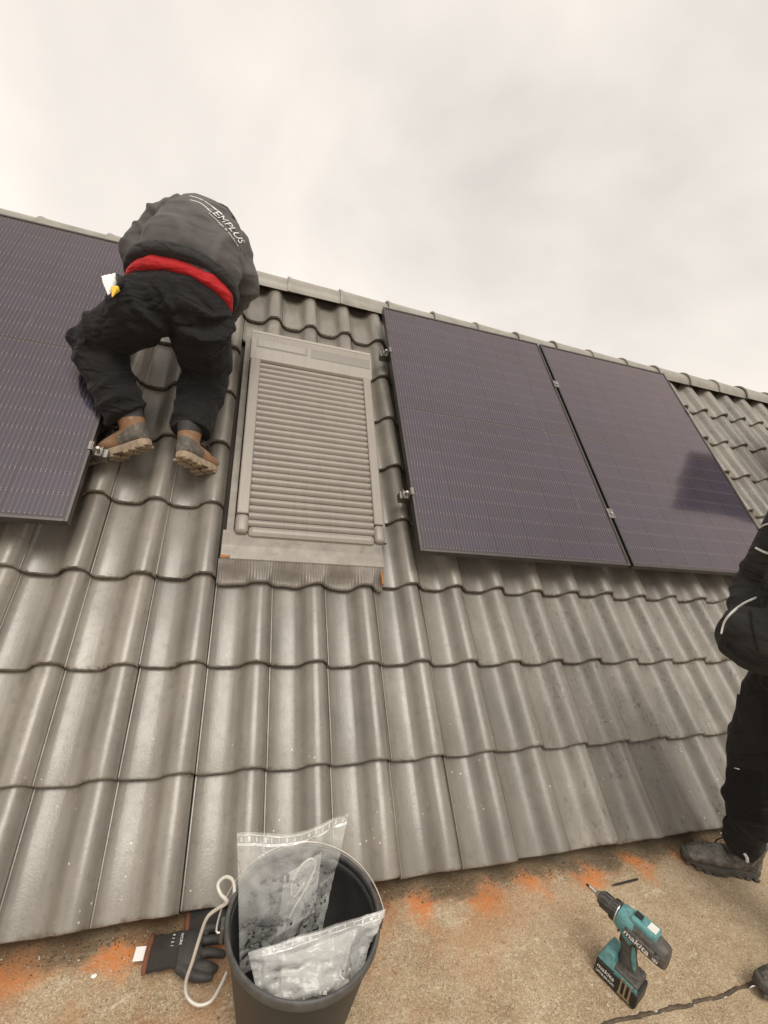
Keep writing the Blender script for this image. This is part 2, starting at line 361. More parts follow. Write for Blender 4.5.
def plastic_film(name, opac=0.34, seed=0.0):
    m = Mat(name); n = m.n; o = n['Material Output']
    tr = n.new('ShaderNodeBsdfTransparent'); tr.inputs[0].default_value = (0.95, 0.95, 0.94, 1)
    m.set('Base Color', (0.86, 0.86, 0.84, 1)); m.set('Roughness', 0.11); m.set('Specular IOR Level', 0.8)
    p = m.map(m.obj(), loc=(seed, seed, 0)); cr = m.noise(p, 7, 4, 0.5, 1.2); cr2 = m.math('ABSOLUTE', m.math('SUBTRACT', m.noise(p, 9, 2, 0.5, 1.2), 0.5))
    lines = m.math('SUBTRACT', 1.0, m.sm(cr2, 0.0, 0.018))
    m.bump(m.math('ADD', cr, m.math('MULTIPLY', m.sm(cr2, 0.0, 0.1), 0.2)), 0.65, 0.02)
    mx = n.new('ShaderNodeMixShader')
    f = m.math('ADD', m.math('ADD', opac - 0.12, m.math('MULTIPLY', m.sm(cr, 0.3, 0.75), 0.16)), m.math('MULTIPLY', lines, 0.03), True)
    m.L(f, mx.inputs['Fac']); m.L(tr.outputs[0], mx.inputs[1]); m.L(m.b.outputs[0], mx.inputs[2]); m.L(mx.outputs[0], o.inputs['Surface'])
    return m.m
def boot_mat():
    m = Mat('brown_grey_leather'); o = m.obj(); x, y, z = m.sep(o)[:3]; n = m.noise(o, 14, 5, 0.6); n2 = m.noise(o, 60, 4)
    br = m.ramp(n, [(0.3, (0.16, 0.082, 0.04)), (0.7, (0.30, 0.17, 0.09))])
    gy = m.ramp(n, [(0.3, (0.065, 0.058, 0.05)), (0.7, (0.13, 0.115, 0.098))])
    lim = m.math('SUBTRACT', 0.100, m.math('MULTIPLY', x, 0.30))
    low = m.math('SUBTRACT', 1.0, m.sm(m.math('SUBTRACT', z, lim), -0.014, -0.008))
    back = m.math('MULTIPLY', low, m.math('SUBTRACT', 1.0, m.sm(x, 0.098, 0.106)))
    toe = m.math('MULTIPLY', m.sm(x, 0.185, 0.193), m.math('SUBTRACT', 1.0, m.sm(z, 0.058, 0.064)))
    c = m.mix(m.math('MAXIMUM', back, toe), br, gy)
    top = m.sm(m.math('ADD', z, m.math('MULTIPLY', x, -0.12)), 0.106, 0.111); c = m.mix(top, c, (0.028, 0.026, 0.026))
    c = m.mix(m.math('MULTIPLY', m.math('MULTIPLY', m.sm(n2, 0.5, 0.7), 0.3), m.math('SUBTRACT', 1.0, top)), c, (0.36, 0.30, 0.23))
    m.set('Base Color', c); m.set('Roughness', 0.7); m.bump(n2, 0.3, 0.004); return m.m
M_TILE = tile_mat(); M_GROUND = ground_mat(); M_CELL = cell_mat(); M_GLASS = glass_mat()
M_DECK = simple('roof_batten_wood', (0.05, 0.04, 0.03), 0.9, pos=True)
M_RIDGE = simple('ridge_clay', (0.27, 0.25, 0.215), 0.42, var=0.18, scale=12, bump=0.15, pos=True)
M_BACK = simple('panel_backsheet', (0.016, 0.015, 0.018), 0.5)
M_FRAME = simple('dark_anodised_frame', (0.10, 0.09, 0.09), 0.38, 0.7, var=0.08)
M_ALU = simple('mill_aluminium', (0.26, 0.245, 0.225), 0.32, 0.95)
M_STEEL = simple('galvanised_steel', (0.62, 0.58, 0.52), 0.38, 0.85)
def shut_mat(name, col):
    m = Mat(name); p = m.pos(); n = m.noise(p, 7, 6, 0.65); st = m.noise(m.map(p, (46, 3, 3)), 1.0, 5, 0.7); sp = m.noise(p, 70, 5, 0.7)
    c = m.ramp(n, [(0.3, tuple(k * .92 for k in col)), (0.7, tuple(k * 1.08 for k in col))])
    c = m.mix(m.math('MULTIPLY', m.sm(st, .5, .72), .28), c, tuple(k * .55 for k in col)); c = m.mix(m.math('MULTIPLY', m.sm(sp, .58, .72), .3), c, (0.16, 0.13, 0.10))
    m.set('Base Color', c); m.set('Roughness', m.math('ADD', .3, m.math('MULTIPLY', n, .2))); m.bump(sp, .06, .002); return m.m
M_SHUT = shut_mat('shutter_beige_grey', (0.27, 0.241, 0.212))
M_SHUT2 = simple('shutter_pale_lip', (0.36, 0.325, 0.285), 0.4, var=0.05, pos=True)
M_STRIP = simple('shutter_grey_strip', (0.19, 0.17, 0.148), 0.4, var=0.06)
M_GAP = simple('shutter_shadow_gap', (0.03, 0.027, 0.024), 0.7)
def lead_mat():
    m = Mat('pleated_flashing'); p = m.pos(); o = m.obj(); x, y, z = m.sep(p)[:3]; n = m.noise(p, 18, 5)
    c = m.ramp(n, [(0.3, (0.18, 0.162, 0.142)), (0.7, (0.26, 0.235, 0.207))])
    c = m.mix(m.math('MULTIPLY', m.sm(m.noise(p, 30, 4), 0.58, 0.72), 0.5), c, (0.16, 0.12, 0.08))
    m.set('Base Color', c); m.set('Roughness', 0.5); m.set('Metallic', 0.25); m.bump(n, 0.2, 0.004); return m.m
M_LEAD = lead_mat()
M_RUST = simple('orange_sealant', (0.30, 0.13, 0.04), 0.8, var=0.4, scale=60)
M_JACK = fabric('charcoal_softshell', (0.078, 0.072, 0.071), 0.7, fs=4.5, spec=0.4)
M_HOOD = fabric('dark_hood_cloth', (0.03, 0.029, 0.03), 0.8)
M_TROU = fabric('black_work_trouser', (0.0105, 0.0100, 0.0105), 0.85)
M_TROU2 = fabric('faded_black_trouser', (0.017, 0.016, 0.0148), 0.85)
M_JACK2 = fabric('black_work_jacket', (0.026, 0.0252, 0.0235), 0.75)
M_RED = fabric('red_jersey', (0.40, 0.018, 0.022), 0.85, var=0.18)
M_SKIN = simple('skin', (0.50, 0.30, 0.21), 0.55, var=0.08)
M_HAIR = simple('dark_hair', (0.03, 0.022, 0.016), 0.6, bump=0.5)
M_PIPE = simple('reflective_piping', (0.72, 0.71, 0.66), 0.4, var=0.06)
M_PRINT = simple('white_print', (0.74, 0.73, 0.71), 0.6, var=0.12, scale=90)
M_BOOT = boot_mat()
M_SOLE = simple('tan_rubber', (0.29, 0.225, 0.16), 0.8, var=0.3, scale=50, bump=0.3)
_m = Mat('dusty_grey_leather'); _a = _m.noise(_m.obj(), 20, 6, 0.7); _b = _m.noise(_m.obj(), 75, 5, 0.7)
_c = _m.mix(_m.sm(_a, .42, .62), (0.06, 0.053, 0.047), (0.18, 0.162, 0.14)); _c = _m.mix(_m.math('MULTIPLY', _m.sm(_b, .5, .68), .65), _c, (0.30, 0.27, 0.23)); _m.set('Base Color', _c); _m.set('Roughness', 0.6); _m.bump(_b, .4, .004); M_SAFE = _m.m
M_SOLE2 = simple('dusty_black_rubber', (0.075, 0.068, 0.058), 0.8, var=0.35, scale=40)
M_LACE = simple('dark_lace', (0.035, 0.02, 0.02), 0.8)
M_BUCK = simple('black_bucket_plastic', (0.026, 0.025, 0.024), 0.5, var=0.35, scale=11, bump=0.15, bscale=40)
M_RIM = simple('scuffed_bucket_rim', (0.075, 0.072, 0.068), 0.5, var=0.3, scale=40)
M_WIRE = simple('white_coated_wire', (0.60, 0.56, 0.50), 0.4, 0.15, var=0.1)
M_FILM = plastic_film('zip_bag_film', 0.25, 0.0); M_FILM2 = plastic_film('small_zip_bag_film', 0.36, 2.0); M_ZIP = plastic_film('zip_closure', 0.58, 4.0)
M_DARKP = simple('black_hardware', (0.05, 0.05, 0.052), 0.4, 0.3, var=0.5, scale=60)
M_CORD = simple('pale_cord', (0.72, 0.70, 0.66), 0.7)
M_GLOV = fabric('black_knit', (0.036, 0.032, 0.028), 0.9, weave=700)
M_NITR = simple('black_nitrile', (0.036, 0.033, 0.030), 0.6, var=0.3, scale=40, bump=0.4, bscale=220)
M_HEM = simple('brown_hem', (0.15, 0.055, 0.028), 0.9, var=0.3)
M_WHITE = simple('white_label', (0.80, 0.79, 0.76), 0.6, var=0.04)
M_TEAL = simple('teal_tool_plastic', (0.105, 0.262, 0.265), 0.42, var=0.3, scale=70, bump=0.15, bscale=120)
M_TGREY = simple('grey_rubber_grip', (0.078, 0.070, 0.062), 0.55, var=0.45, scale=90, bump=0.25, bscale=200)
M_TBLK = simple('black_tool_plastic', (0.018, 0.017, 0.016), 0.4, var=0.3)
M_CHROME = simple('bright_steel', (0.72, 0.70, 0.66), 0.22, 1.0, var=0.06)
M_TANST = simple('brassy_clip', (0.45, 0.38, 0.28), 0.35, 0.8, var=0.2)
M_YEL = simple('yellow_print', (0.72, 0.45, 0.03), 0.45)
M_BITU = simple('bitumen', (0.10, 0.072, 0.048), 0.8, var=0.5, scale=50, bump=0.6, bscale=90, pos=True)
M_STONE = Mat('grit_stone'); _m = M_STONE
_m.set('Base Color', _m.ramp(_m.sep(_m.vorocol(_m.pos(), 90))[0], [(0.0, (0.12, 0.08, 0.05)), (0.45, (0.30, 0.22, 0.14)), (0.8, (0.50, 0.42, 0.32)), (1.0, (0.66, 0.60, 0.5))])); _m.set('Roughness', 0.9); M_STONE = _m.m
M_DIRT = simple('moss_and_silt', (0.085, 0.062, 0.035), 0.95, var=0.6, scale=60, bump=0.6, pos=True)

# ------------------------------------------------------------------ the flat roof the people stand on
SEAM_Y = -0.418
def seam(x): return SEAM_Y + 0.006 * math.sin(x * 9) + 0.006 * noise.noise(Vector((x * 14, 0, 3))) + 0.003 * noise.noise(Vector((x * 60, 1, 3)))
gv = []; gf = []
xs = [-60, -20, -6, -2] + [-1.2 + i * 0.02 for i in range(190)] + [3, 7, 20, 60]
ys_n = [0, 0.02, 0.07, 0.3, 2.0, 10]
for x in xs:
    for k, dy in enumerate(ys_n):
        yy = seam(x) - 0.006 + (dy / 10) * (30 - SEAM_Y)
        gv.append((x, yy, GZ))
nk = len(ys_n)
for i in range(len(xs) - 1):
    for k in range(nk - 1): gf.append((i * nk + k, (i + 1) * nk + k, (i + 1) * nk + k + 1, i * nk + k + 1))
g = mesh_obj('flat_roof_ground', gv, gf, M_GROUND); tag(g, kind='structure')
gv = []; gf = []
dys = [0.0, 0.004, 0.05, 0.5, 5, 40]
for x in xs:
    for k, dy in enumerate(dys):
        zz = GZ + (-0.004 if k == 0 else 0.005 if k == 1 else 0.006)
        gv.append((x, seam(x) - 0.012 - dy, zz))
nk = len(dys)
for i in range(len(xs) - 1):
    for k in range(nk - 1): gf.append((i * nk + k, i * nk + k + 1, (i + 1) * nk + k + 1, (i + 1) * nk + k))
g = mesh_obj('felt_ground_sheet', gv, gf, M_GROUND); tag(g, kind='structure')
bv = []; bf = []
bx = [-1.0 + i * 0.006 for i in range(560)]
for x in bx:
    wdt = 0.0058 + 0.003 * noise.noise(Vector((x * 17, 5, 0))) + 0.004 * noise.noise(Vector((x * 70, 2, 0)))
    hh = 0.003 + 0.003 * noise.noise(Vector((x * 40, 8, 0)))
    yc = seam(x) - 0.009 + 0.004 * noise.noise(Vector((x * 25, 9, 4)))
    for q, (dy, dz) in enumerate(((-wdt, 0.0), (-wdt * .5, hh), (wdt * .4, hh * .8), (wdt, -0.001))):
        bv.append((x, yc + dy, GZ + dz + 0.001))
for i in range(len(bx) - 1):
    for k in range(3): bf.append((i * 4 + k, (i + 1) * 4 + k, (i + 1) * 4 + k + 1, i * 4 + k + 1))
g = mesh_obj('bitumen_lap_ground_joint', bv, bf, M_BITU, smooth=True); tag(g, kind='structure')
# grit and silt lying on the felt
def rock(bm, c, r):
    q = [Vector((random.uniform(.6, 1.2) * a, random.uniform(.6, 1.2) * b, random.uniform(.4, .8) * d)) * r for a, b, d in ((1, 0, 0), (-1, 0, 0), (0, 1, 0), (0, -1, 0), (0, 0, 1), (0, 0, -1))]
    an = random.uniform(0, 6.3); ca, sa = math.cos(an), math.sin(an)
    vs = [bm.verts.new((c[0] + p.x * ca - p.y * sa, c[1] + p.x * sa + p.y * ca, c[2] + p.z)) for p in q]
    for a, b, d in ((0, 2, 4), (2, 1, 4), (1, 3, 4), (3, 0, 4), (2, 0, 5), (1, 2, 5), (3, 1, 5), (0, 3, 5)): bm.faces.new((vs[a], vs[b], vs[d]))
bm = bmesh.new()
for i in range(5200):
    x = random.uniform(-0.75, 2.1); y = random.uniform(-0.62, 0.02)
    if abs(y - seam(x) + .009) < .016: continue
    r = random.choice((0.0011, 0.0014, 0.0017, 0.0022, 0.003)) * random.uniform(.8, 1.2)
    rock(bm, (x, y, GZ + 0.0006 + (0.006 if y < seam(x) - .012 else 0)), r)
g = bm_obj('loose_grit', bm, M_STONE); tag(g, 'loose mineral grit scattered over the flat roof felt', 'grit', kind='stuff')
bm = bmesh.new()
for i in range(1500):
    x = random.uniform(-0.9, 2.3); y = random.gauss(-0.004, 0.016) + 0.012 * math.sin((x - 0.075) * 2 * math.pi / TW + 3.14)
    rock(bm, (x, y, GZ + 0.0015), random.uniform(.0008, .0030))
g = bm_obj('eave_silt', bm, M_DIRT); tag(g, 'dark crumbs of moss and silt along the eave tiles', 'silt', kind='stuff')

# ------------------------------------------------------------------ the tiled roof
roof = empty('tiled_roof', (0, 0, 0), (PITCH, 0, 0)); tag(roof, 'pitched roof of dark grey glazed clay pantiles with ridge caps', 'roof')
APEX_S = 3.06
J0, J1 = -15, 31                              # tile columns
E0, E1 = J0 * TW, J1 * TW
# body of the roof under the tiles (deck, both slopes, gables)
ay, az = SS.y * APEX_S - NN.y * 0.05, SS.z * APEX_S - NN.z * 0.05
def w2r(v): return Vector((v[0], v[1] * math.cos(PITCH) + v[2] * math.sin(PITCH), -v[1] * math.sin(PITCH) + v[2] * math.cos(PITCH)))
prof = [(0.055, GZ - 0.0), (0.055, -0.012), (ay, az), (2 * ay, -0.012), (2 * ay, GZ)]
vv = [w2r((x, y, z)) for x in (E0, E1) for y, z in prof]
mesh_obj('roof_deck', vv, [(0, 1, 2, 3, 4), (9, 8, 7, 6, 5), (0, 5, 6, 1), (1, 6, 7, 2), (2, 7, 8, 3), (3, 8, 9, 4), (4, 9, 5, 0)], M_DECK, roof)
PX = [(0.0003, -0.020), (0.0003, 0.0030), (0.002, 0.0055), (0.0050, 0.0055), (0.0065, 0.0005), (0.016, -0.0065), (0.030, -0.0105), (0.050, -0.0120), (0.072, -0.0122), (0.092, -0.0105), (0.106, -0.0050), (0.115, 0.0030), (0.122, 0.0120), (0.129, 0.0215), (0.137, 0.0305), (0.146, 0.0370), (0.157, 0.0408), (0.170, 0.0422), (0.182, 0.0408), (0.192, 0.0355), (0.200, 0.0265), (0.2060, 0.0160), (0.2100, 0.0090), (0.2122, 0.0070), (0.2127, -0.014)]
def wave(x):
    x = x % TW
    for (a, za), (b, zb) in zip(PX[1:], PX[2:]):
        if a <= x <= b: return za + (zb - za) * (x - a) / max(1e-6, b - a)
    return PX[1][1] if x < PX[1][0] else PX[-2][1]
def tile_geo(y0, y1, seed, chip=0.0):
    rnd = random.Random(seed)
    vv = []; ff = []
    tilt = 0.025
    # rows along the tile: nose then body
    rows = [(y0 + 0.0022, -0.019), (y0 - 0.0008, -0.012), (y0, -0.0055), (y0 + 0.0025, -0.0012), (y0 + 0.008, 0.0), ((y0 + y1) * .5, 0.0), (y1, 0.0)]
    n = len(PX)
    ph = rnd.uniform(0, 6)
    for y, dz in rows:
        for i, (x, z) in enumerate(PX):
            zz = z + dz - tilt * (y / TL)
            yw = (0.0012 * math.sin(x * 31 + ph) - 0.006 * max(0, min(1, (0.02 - z) / 0.033)) + 0.003) if y < y0 + 0.01 else 0
            if dz < -0.001 and z > -0.008: zz = max(zz, -0.034)
            vv.append((x, y + yw, zz + 0.0008 * math.sin(x * 17 + y * 9 + ph)))
    for r in range(len(rows) - 1):
        for i in range(n - 1):
            a = r * n + i; ff.append((a, a + 1, a + n + 1, a + n))
    # underside of the nose going back beneath
    base = len(vv)
    for i, (x, z) in enumerate(PX): vv.append((x, y0 + 0.10, z - 0.017 - tilt * 0.3))
    for i in range(n - 1): ff.append((base + i, base + i + 1, i + 1, i))
    return vv, ff
def tile_mesh(name, y0, y1, seed):
    vv, ff = tile_geo(y0, y1, seed); me = bpy.data.meshes.new(name); me.from_pydata(vv, [], ff); me.materials.append(M_TILE)
    me.polygons.foreach_set('use_smooth', [True] * len(me.polygons)); me.update()
    me.set_sharp_from_angle(angle=R_(50))
    return me
TMESH = [tile_mesh('roof_tile', 0.0, TL + 0.07, s) for s in range(4)]
TTOP = tile_mesh('roof_tile_top', 0.0, 0.365, 9)
TCUT = tile_mesh('roof_tile_cut', 0.135, TL + 0.07, 11)
tiles = []
for v in range(9):
    for j in range(J0, J1):
        e, s = j * TW, v * TL
        if j in (-1, 0, 1) and 3 <= v <= 6: continue         # the roof window sits here
        P = RW(e + TW / 2, s + TL / 2, 0.0); x, y, z = pix(P)
        vis = z > 0.3 and -60 < x < 830 and -40 < y < 1090
        if vis and 0.72 < e and e + TW < 2.80 and 1.12 < s and s + TL < 2.75: vis = False     # wholly under the right panels
        if vis and e + TW < -0.80 and 1.12 < s and s + TL < 2.75: vis = False
        tiles.append((v, j, e, s, vis, z))
vis = sorted([t for t in tiles if t[4]], key=lambda t: t[5]); keep = set((t[0], t[1]) for t in vis[:298])
print('TILES visible', len(vis), 'total', len(tiles))
rest = bmesh.new()
for v, j, e, s, vs_, z in tiles:
    rr = random.Random(v * 1000 + j)
    me = TTOP if v == 8 else TCUT if (v == 7 and j in (-1, 0, 1)) else TMESH[rr.randrange(4)]
    M = Matrix.Translation((e + rr.uniform(-.0012, .0012), s + rr.uniform(-.0045, .0045), rr.uniform(-.0015, .0018))) @ Matrix.Rotation(rr.uniform(-.005, .005), 4, 'Z') @ Matrix.Rotation(rr.uniform(-.006, .006), 4, 'Y')
    if (v, j) in keep:
        o = bpy.data.objects.new('roof_tile', me); link(o, roof); o.matrix_local = M
    else:
        off = len(rest.verts); nv = [rest.verts.new(M @ q.co) for q in me.vertices]
        for p in me.polygons:
            f = rest.faces.new([nv[k] for k in p.vertices]); f.smooth = True
o = bm_obj('roof_tile_field', rest, M_TILE, roof); o['kind'] = 'stuff'
# ridge caps
rc = w2r((0, 2.061, 2.092))
def ridge_mesh():
    bm = bmesh.new(); n = 16; sec = [(0.0, 0.120, 0.0), (0.0, 0.130, 0.0), (0.006, 0.131, 0.0), (0.030, 0.1245, 0), (0.10, 0.1215, 0), (0.25, 0.1175, 0), (0.385, 0.1145, 0), (0.385, 0.105, 0), (0.0, 0.111, 0)]
    rows = []
    for x, r, _ in sec:
        row = []
        for k in range(n + 1):
            a = R_(-82) + R_(164) * k / n
            v = w2r((x, 2.128 + r * math.sin(a), 2.118 + r * math.cos(a))); row.append(bm.verts.new(v))
        rows.append(row)
    for a, b in zip(rows, rows[1:]):
        for k in range(n): bm.faces.new((a[k], a[k + 1], b[k + 1], b[k]))
    me = bpy.data.meshes.new('ridge_tile'); bmesh.ops.recalc_face_normals(bm, faces=bm.faces); bm.to_mesh(me); bm.free(); me.materials.append(M_RIDGE)
    me.polygons.foreach_set('use_smooth', [True] * len(me.polygons)); me.set_sharp_from_angle(angle=R_(40)); return me
mesh_obj('ridge_mortar', [w2r((x, y, z)) for x in (E0, E1) for y, z in ((2.128 - .07, 2.06), (2.128 - .05, 2.14), (2.128, 2.18), (2.128 + .07, 2.10), (2.128, 2.05))], [(0, 5, 6, 1), (1, 6, 7, 2), (2, 7, 8, 3), (3, 8, 9, 4), (4, 9, 5, 0), (0, 1, 2, 3, 4), (9, 8, 7, 6, 5)], M_DECK, roof)
RM_ = ridge_mesh()
for k in range(-10, 19):
    o = bpy.data.objects.new('ridge_tile', RM_); link(o, roof)
    o.location = (0.351 + k * 0.3335 + random.uniform(-.004, .004), random.uniform(-.002, .002), random.uniform(-.002, .002)); o.rotation_euler = (0, R_(random.uniform(-.35, .35)), 0)

# ------------------------------------------------------------------ roof window with roller shutter
win = empty('roof_window', (0, 0, 0), (PITCH, 0, 0)); tag(win, 'beige roof window with its slatted roller shutter fully closed', 'roof window')
WL, WR = -0.161, 0.474
box('window_frame', (WL + .02, WR - .02, 1.20, 2.44, -0.06, 0.045), M_GAP, win)
def lin(s): return 0.050 + (s - 1.17) / (2.17 - 1.17) * 0.045         # height of the shutter face
def slanted(name, e0, e1, s0, s1, th, lift, mat, bev=0.004, top=None):
    bm = bmesh.new(); vs = box_bm(bm, e0, e1, s0, s1, 0, th, bev=bev)
    for v in bm.verts: v.co.z += lin(v.co.y) + lift
    return bm_obj(name, bm, mat, win, False)
for a, b in ((WL, WL + 0.048), (WR - 0.044, WR)):
    slanted('side_rail', a, b, 1.262, 2.178, 0.062, -0.05, M_SHUT, 0.005)
    # rounded shoe closing each rail
    bm = bmesh.new(); box_bm(bm, a - .002, b + .002, 1.172, 1.2605, -0.052, 0.0145, bev=0.017, seg=4)
    for v in bm.verts: v.co.z += lin(v.co.y)
    bm_obj('rail_end_cap', bm, M_SHUT, win, True).data.set_sharp_from_angle(angle=R_(40))
NSL = 27; S0, S1 = 1.212, 2.172; ds = (S1 - S0) / NSL
bm = bmesh.new(); n = 8; rows = []
for k in range(n + 1):
    t = k / n; y = t * (ds - 0.0020); z = 0.0125 * math.sin(math.pi * t) ** 0.70 - 0.0055
    rows.append((bm.verts.new((0, y, z)), bm.verts.new((WR - WL - 0.093, y, z))))
for a, b in zip(rows, rows[1:]): bm.faces.new((a[0], a[1], b[1], b[0]))
SL = bpy.data.meshes.new('slat'); bmesh.ops.recalc_face_normals(bm, faces=bm.faces); bm.to_mesh(SL); bm.free(); SL.materials.append(M_SHUT); SL.polygons.foreach_set('use_smooth', [True] * len(SL.polygons))
for k in range(NSL):
    o = bpy.data.objects.new('slat', SL); link(o, win); s = S0 + k * ds; o.location = (WL + 0.0485, s, lin(s) - 0.004); o.rotation_euler = (math.atan(0.045), 0, 0)
slanted('bottom_bar', WL + 0.0485, WR - 0.0445, 1.160, 1.2105, 0.050, -0.042, M_SHUT, 0.019)
slanted('bottom_bar_seal', WL + 0.05, WR - 0.046, 1.150, 1.1575, 0.012, -0.03, M_SHUT2, 0.002)
box('shutter_backing', (WL + 0.049, WR - 0.045, 1.20, 2.18, 0.03, 0.036), M_GAP, win)
# cassette that holds the rolled slats: an extruded profile
cp = [(2.165, 0.02), (2.165, 0.098), (2.172, 0.108), (2.225, 0.118), (2.232, 0.1195), (2.300, 0.132), (2.338, 0.136), (2.362, 0.131), (2.378, 0.118), (2.395, 0.085), (2.450, 0.055), (2.450, 0.02)]
vv = [(e, s, n) for e in (WL - 0.004, WR + 0.006) for s, n in cp]; k = len(cp)
mesh_obj('cassette', vv, [tuple(range(k))[::-1], tuple(range(k, 2 * k))] + [(i, (i + 1) % k, k + (i + 1) % k, k + i) for i in range(k)], M_SHUT, win)
def on_cass(e0, e1, s0, s1, name, mat, lift, th):
    def zc(s):
        for (a, za), (b, zb) in zip(cp[1:], cp[2:]):
            if a <= s <= b: return za + (zb - za) * (s - a) / (b - a)
    vv = []
    for e, s in ((e0, s0), (e1, s0), (e1, s1), (e0, s1)): vv.append((e, s, zc(s) + lift))
    vv += [(e, s, n - th) for e, s, n in vv]
    return mesh_obj(name, vv, [(0, 1, 2, 3), (0, 4, 5, 1), (1, 5, 6, 2), (2, 6, 7, 3), (3, 7, 4, 0)], mat, win)
on_cass(WL + 0.022, WL + 0.285, 2.246, 2.297, 'solar_strip_frame', M_STRIP, 0.0015, 0.004)
on_cass(WL + 0.030, WL + 0.270, 2.251, 2.292, 'solar_strip', M_SHUT, 0.003, 0.004)
on_cass(WL + 0.305, WR - 0.004, 2.240, 2.298, 'cassette_recess', M_STRIP, 0.0018, 0.004)
on_cass(WL - .002, WR + .004, 2.3385, 2.3615, 'cassette_lip', M_SHUT2, 0.0015, 0.004)
# flashing: sill plate, pleated apron following the tiles, side gutters
vv = []; ff = []
for i, (s, n) in enumerate(((1.058, 0.040), (1.062, 0.044), (1.12, 0.046), (1.19, 0.040))):
    vv += [(WL - 0.045, s, n), (WR - 0.012, s, n)]
for i in range(3): ff.append((2 * i, 2 * i + 1, 2 * i + 3, 2 * i + 2))
vv += [(WL - 0.045, 1.058, 0.02), (WR - 0.012, 1.058, 0.02)]; ff.append((8, 9, 1, 0))
mesh_obj('sill_flashing', vv, ff, M_LEAD, win)
vv = []; ff = []; nx = 480; sr = [0.9745, 0.976, 0.985, 1.0, 1.02, 1.04, 1.06]
ea, eb = -0.212, 0.462
for i in range(nx + 1):
    e = ea + (eb - ea) * i / nx
    for q, s in enumerate(sr):
        t = max(0, min(1, (s - 0.985) / 0.075)); t = t * t * (3 - 2 * t)
        zt = wave(e) * 1.03 + 0.003; zz = zt * (1 - t) + 0.040 * t
        pl = 0.0034 * math.sin(e * 2 * math.pi / 0.0112 + 0.6 * math.sin(e * 40)) * min(1, t * 4 + 0.15) * (1 - 0.5 * t)
        se = s + 0.004 * math.sin(e * 37) + 0.003 * noise.noise(Vector((e * 30, 1, 1)))
        vv.append((e, se if q < 3 else s, zz + pl + (-0.012 if q == 0 else 0)))
k = len(sr)
for i in range(nx):
    for q in range(k - 1): ff.append((i * k + q, (i + 1) * k + q, (i + 1) * k + q + 1, i * k + q + 1))
mesh_obj('pleated_apron', vv, ff, M_LEAD, win, True)
box('side_flashing', (WL - 0.034, WL - 0.004, 1.06, 2.46, -0.01, 0.012), M_LEAD, win, 0.002)
box('side_flashing', (WR + 0.002, WR + 0.020, 1.19, 2.46, 0.010, 0.030), M_LEAD, win, 0.002)
box('sealant_bead', (0.449, 0.4595, 0.985, 1.135, 0.018, 0.034), M_RUST, win, 0.003)
box('sealant_bead', (WL - 0.047, WL - 0.01, 1.062, 1.074, 0.040, 0.0478), M_RUST, win, 0.003)

# ------------------------------------------------------------------ made-up slate stack, unseen beyond the right edge, added for the panel's dark reflection
ch = empty('added_chimney', (3.60, 0.84, 0.9)); tag(ch, 'made-up dark slate clad stack, unseen beyond the right edge, added for the dark reflection in the right solar panel', 'added_chimney')
M_SLATE = simple('dark_slate', (0.022, 0.022, 0.024), 0.6, var=0.4, scale=12, bump=.3, bscale=40)
box('brick_core', (0.012, 0.488, 0.012, 0.408, -0.55, 1.36), M_DECK, ch)
me_ = None
for r in range(9):
    for f_, (n_, w_) in enumerate(((4, 0.5), (4, 0.5), (3, 0.42), (3, 0.42))):
        for c in range(n_):
            a0, a1 = w_ * c / n_ + .002, w_ * (c + 1) / n_ - .002; z0 = -0.10 + r * .16; off = .003 * ((r + c) % 2)
            d_ = {0: (a0, a1, -0.004 - off, 0.010), 1: (a0, a1, 0.410, 0.424 + off), 2: (-0.004 - off, 0.010, a0, a1), 3: (0.490, 0.504 + off, a0, a1)}[f_]
            box('slate', (*d_, z0, z0 + .157), M_SLATE, ch)
box('cap_slab', (-0.05, 0.55, -0.05, 0.47, 1.361, 1.42), M_RIDGE, ch, .006)
bm = bmesh.new(); sweep(bm, [(0.25, 0.21, 1.421), (0.25, 0.21, 1.60), (0.25, 0.21, 1.62)], [.10, .085, .095], seg=20, sub=1); bm_obj('added_chimney_pot', bm, M_RIDGE, ch, True)

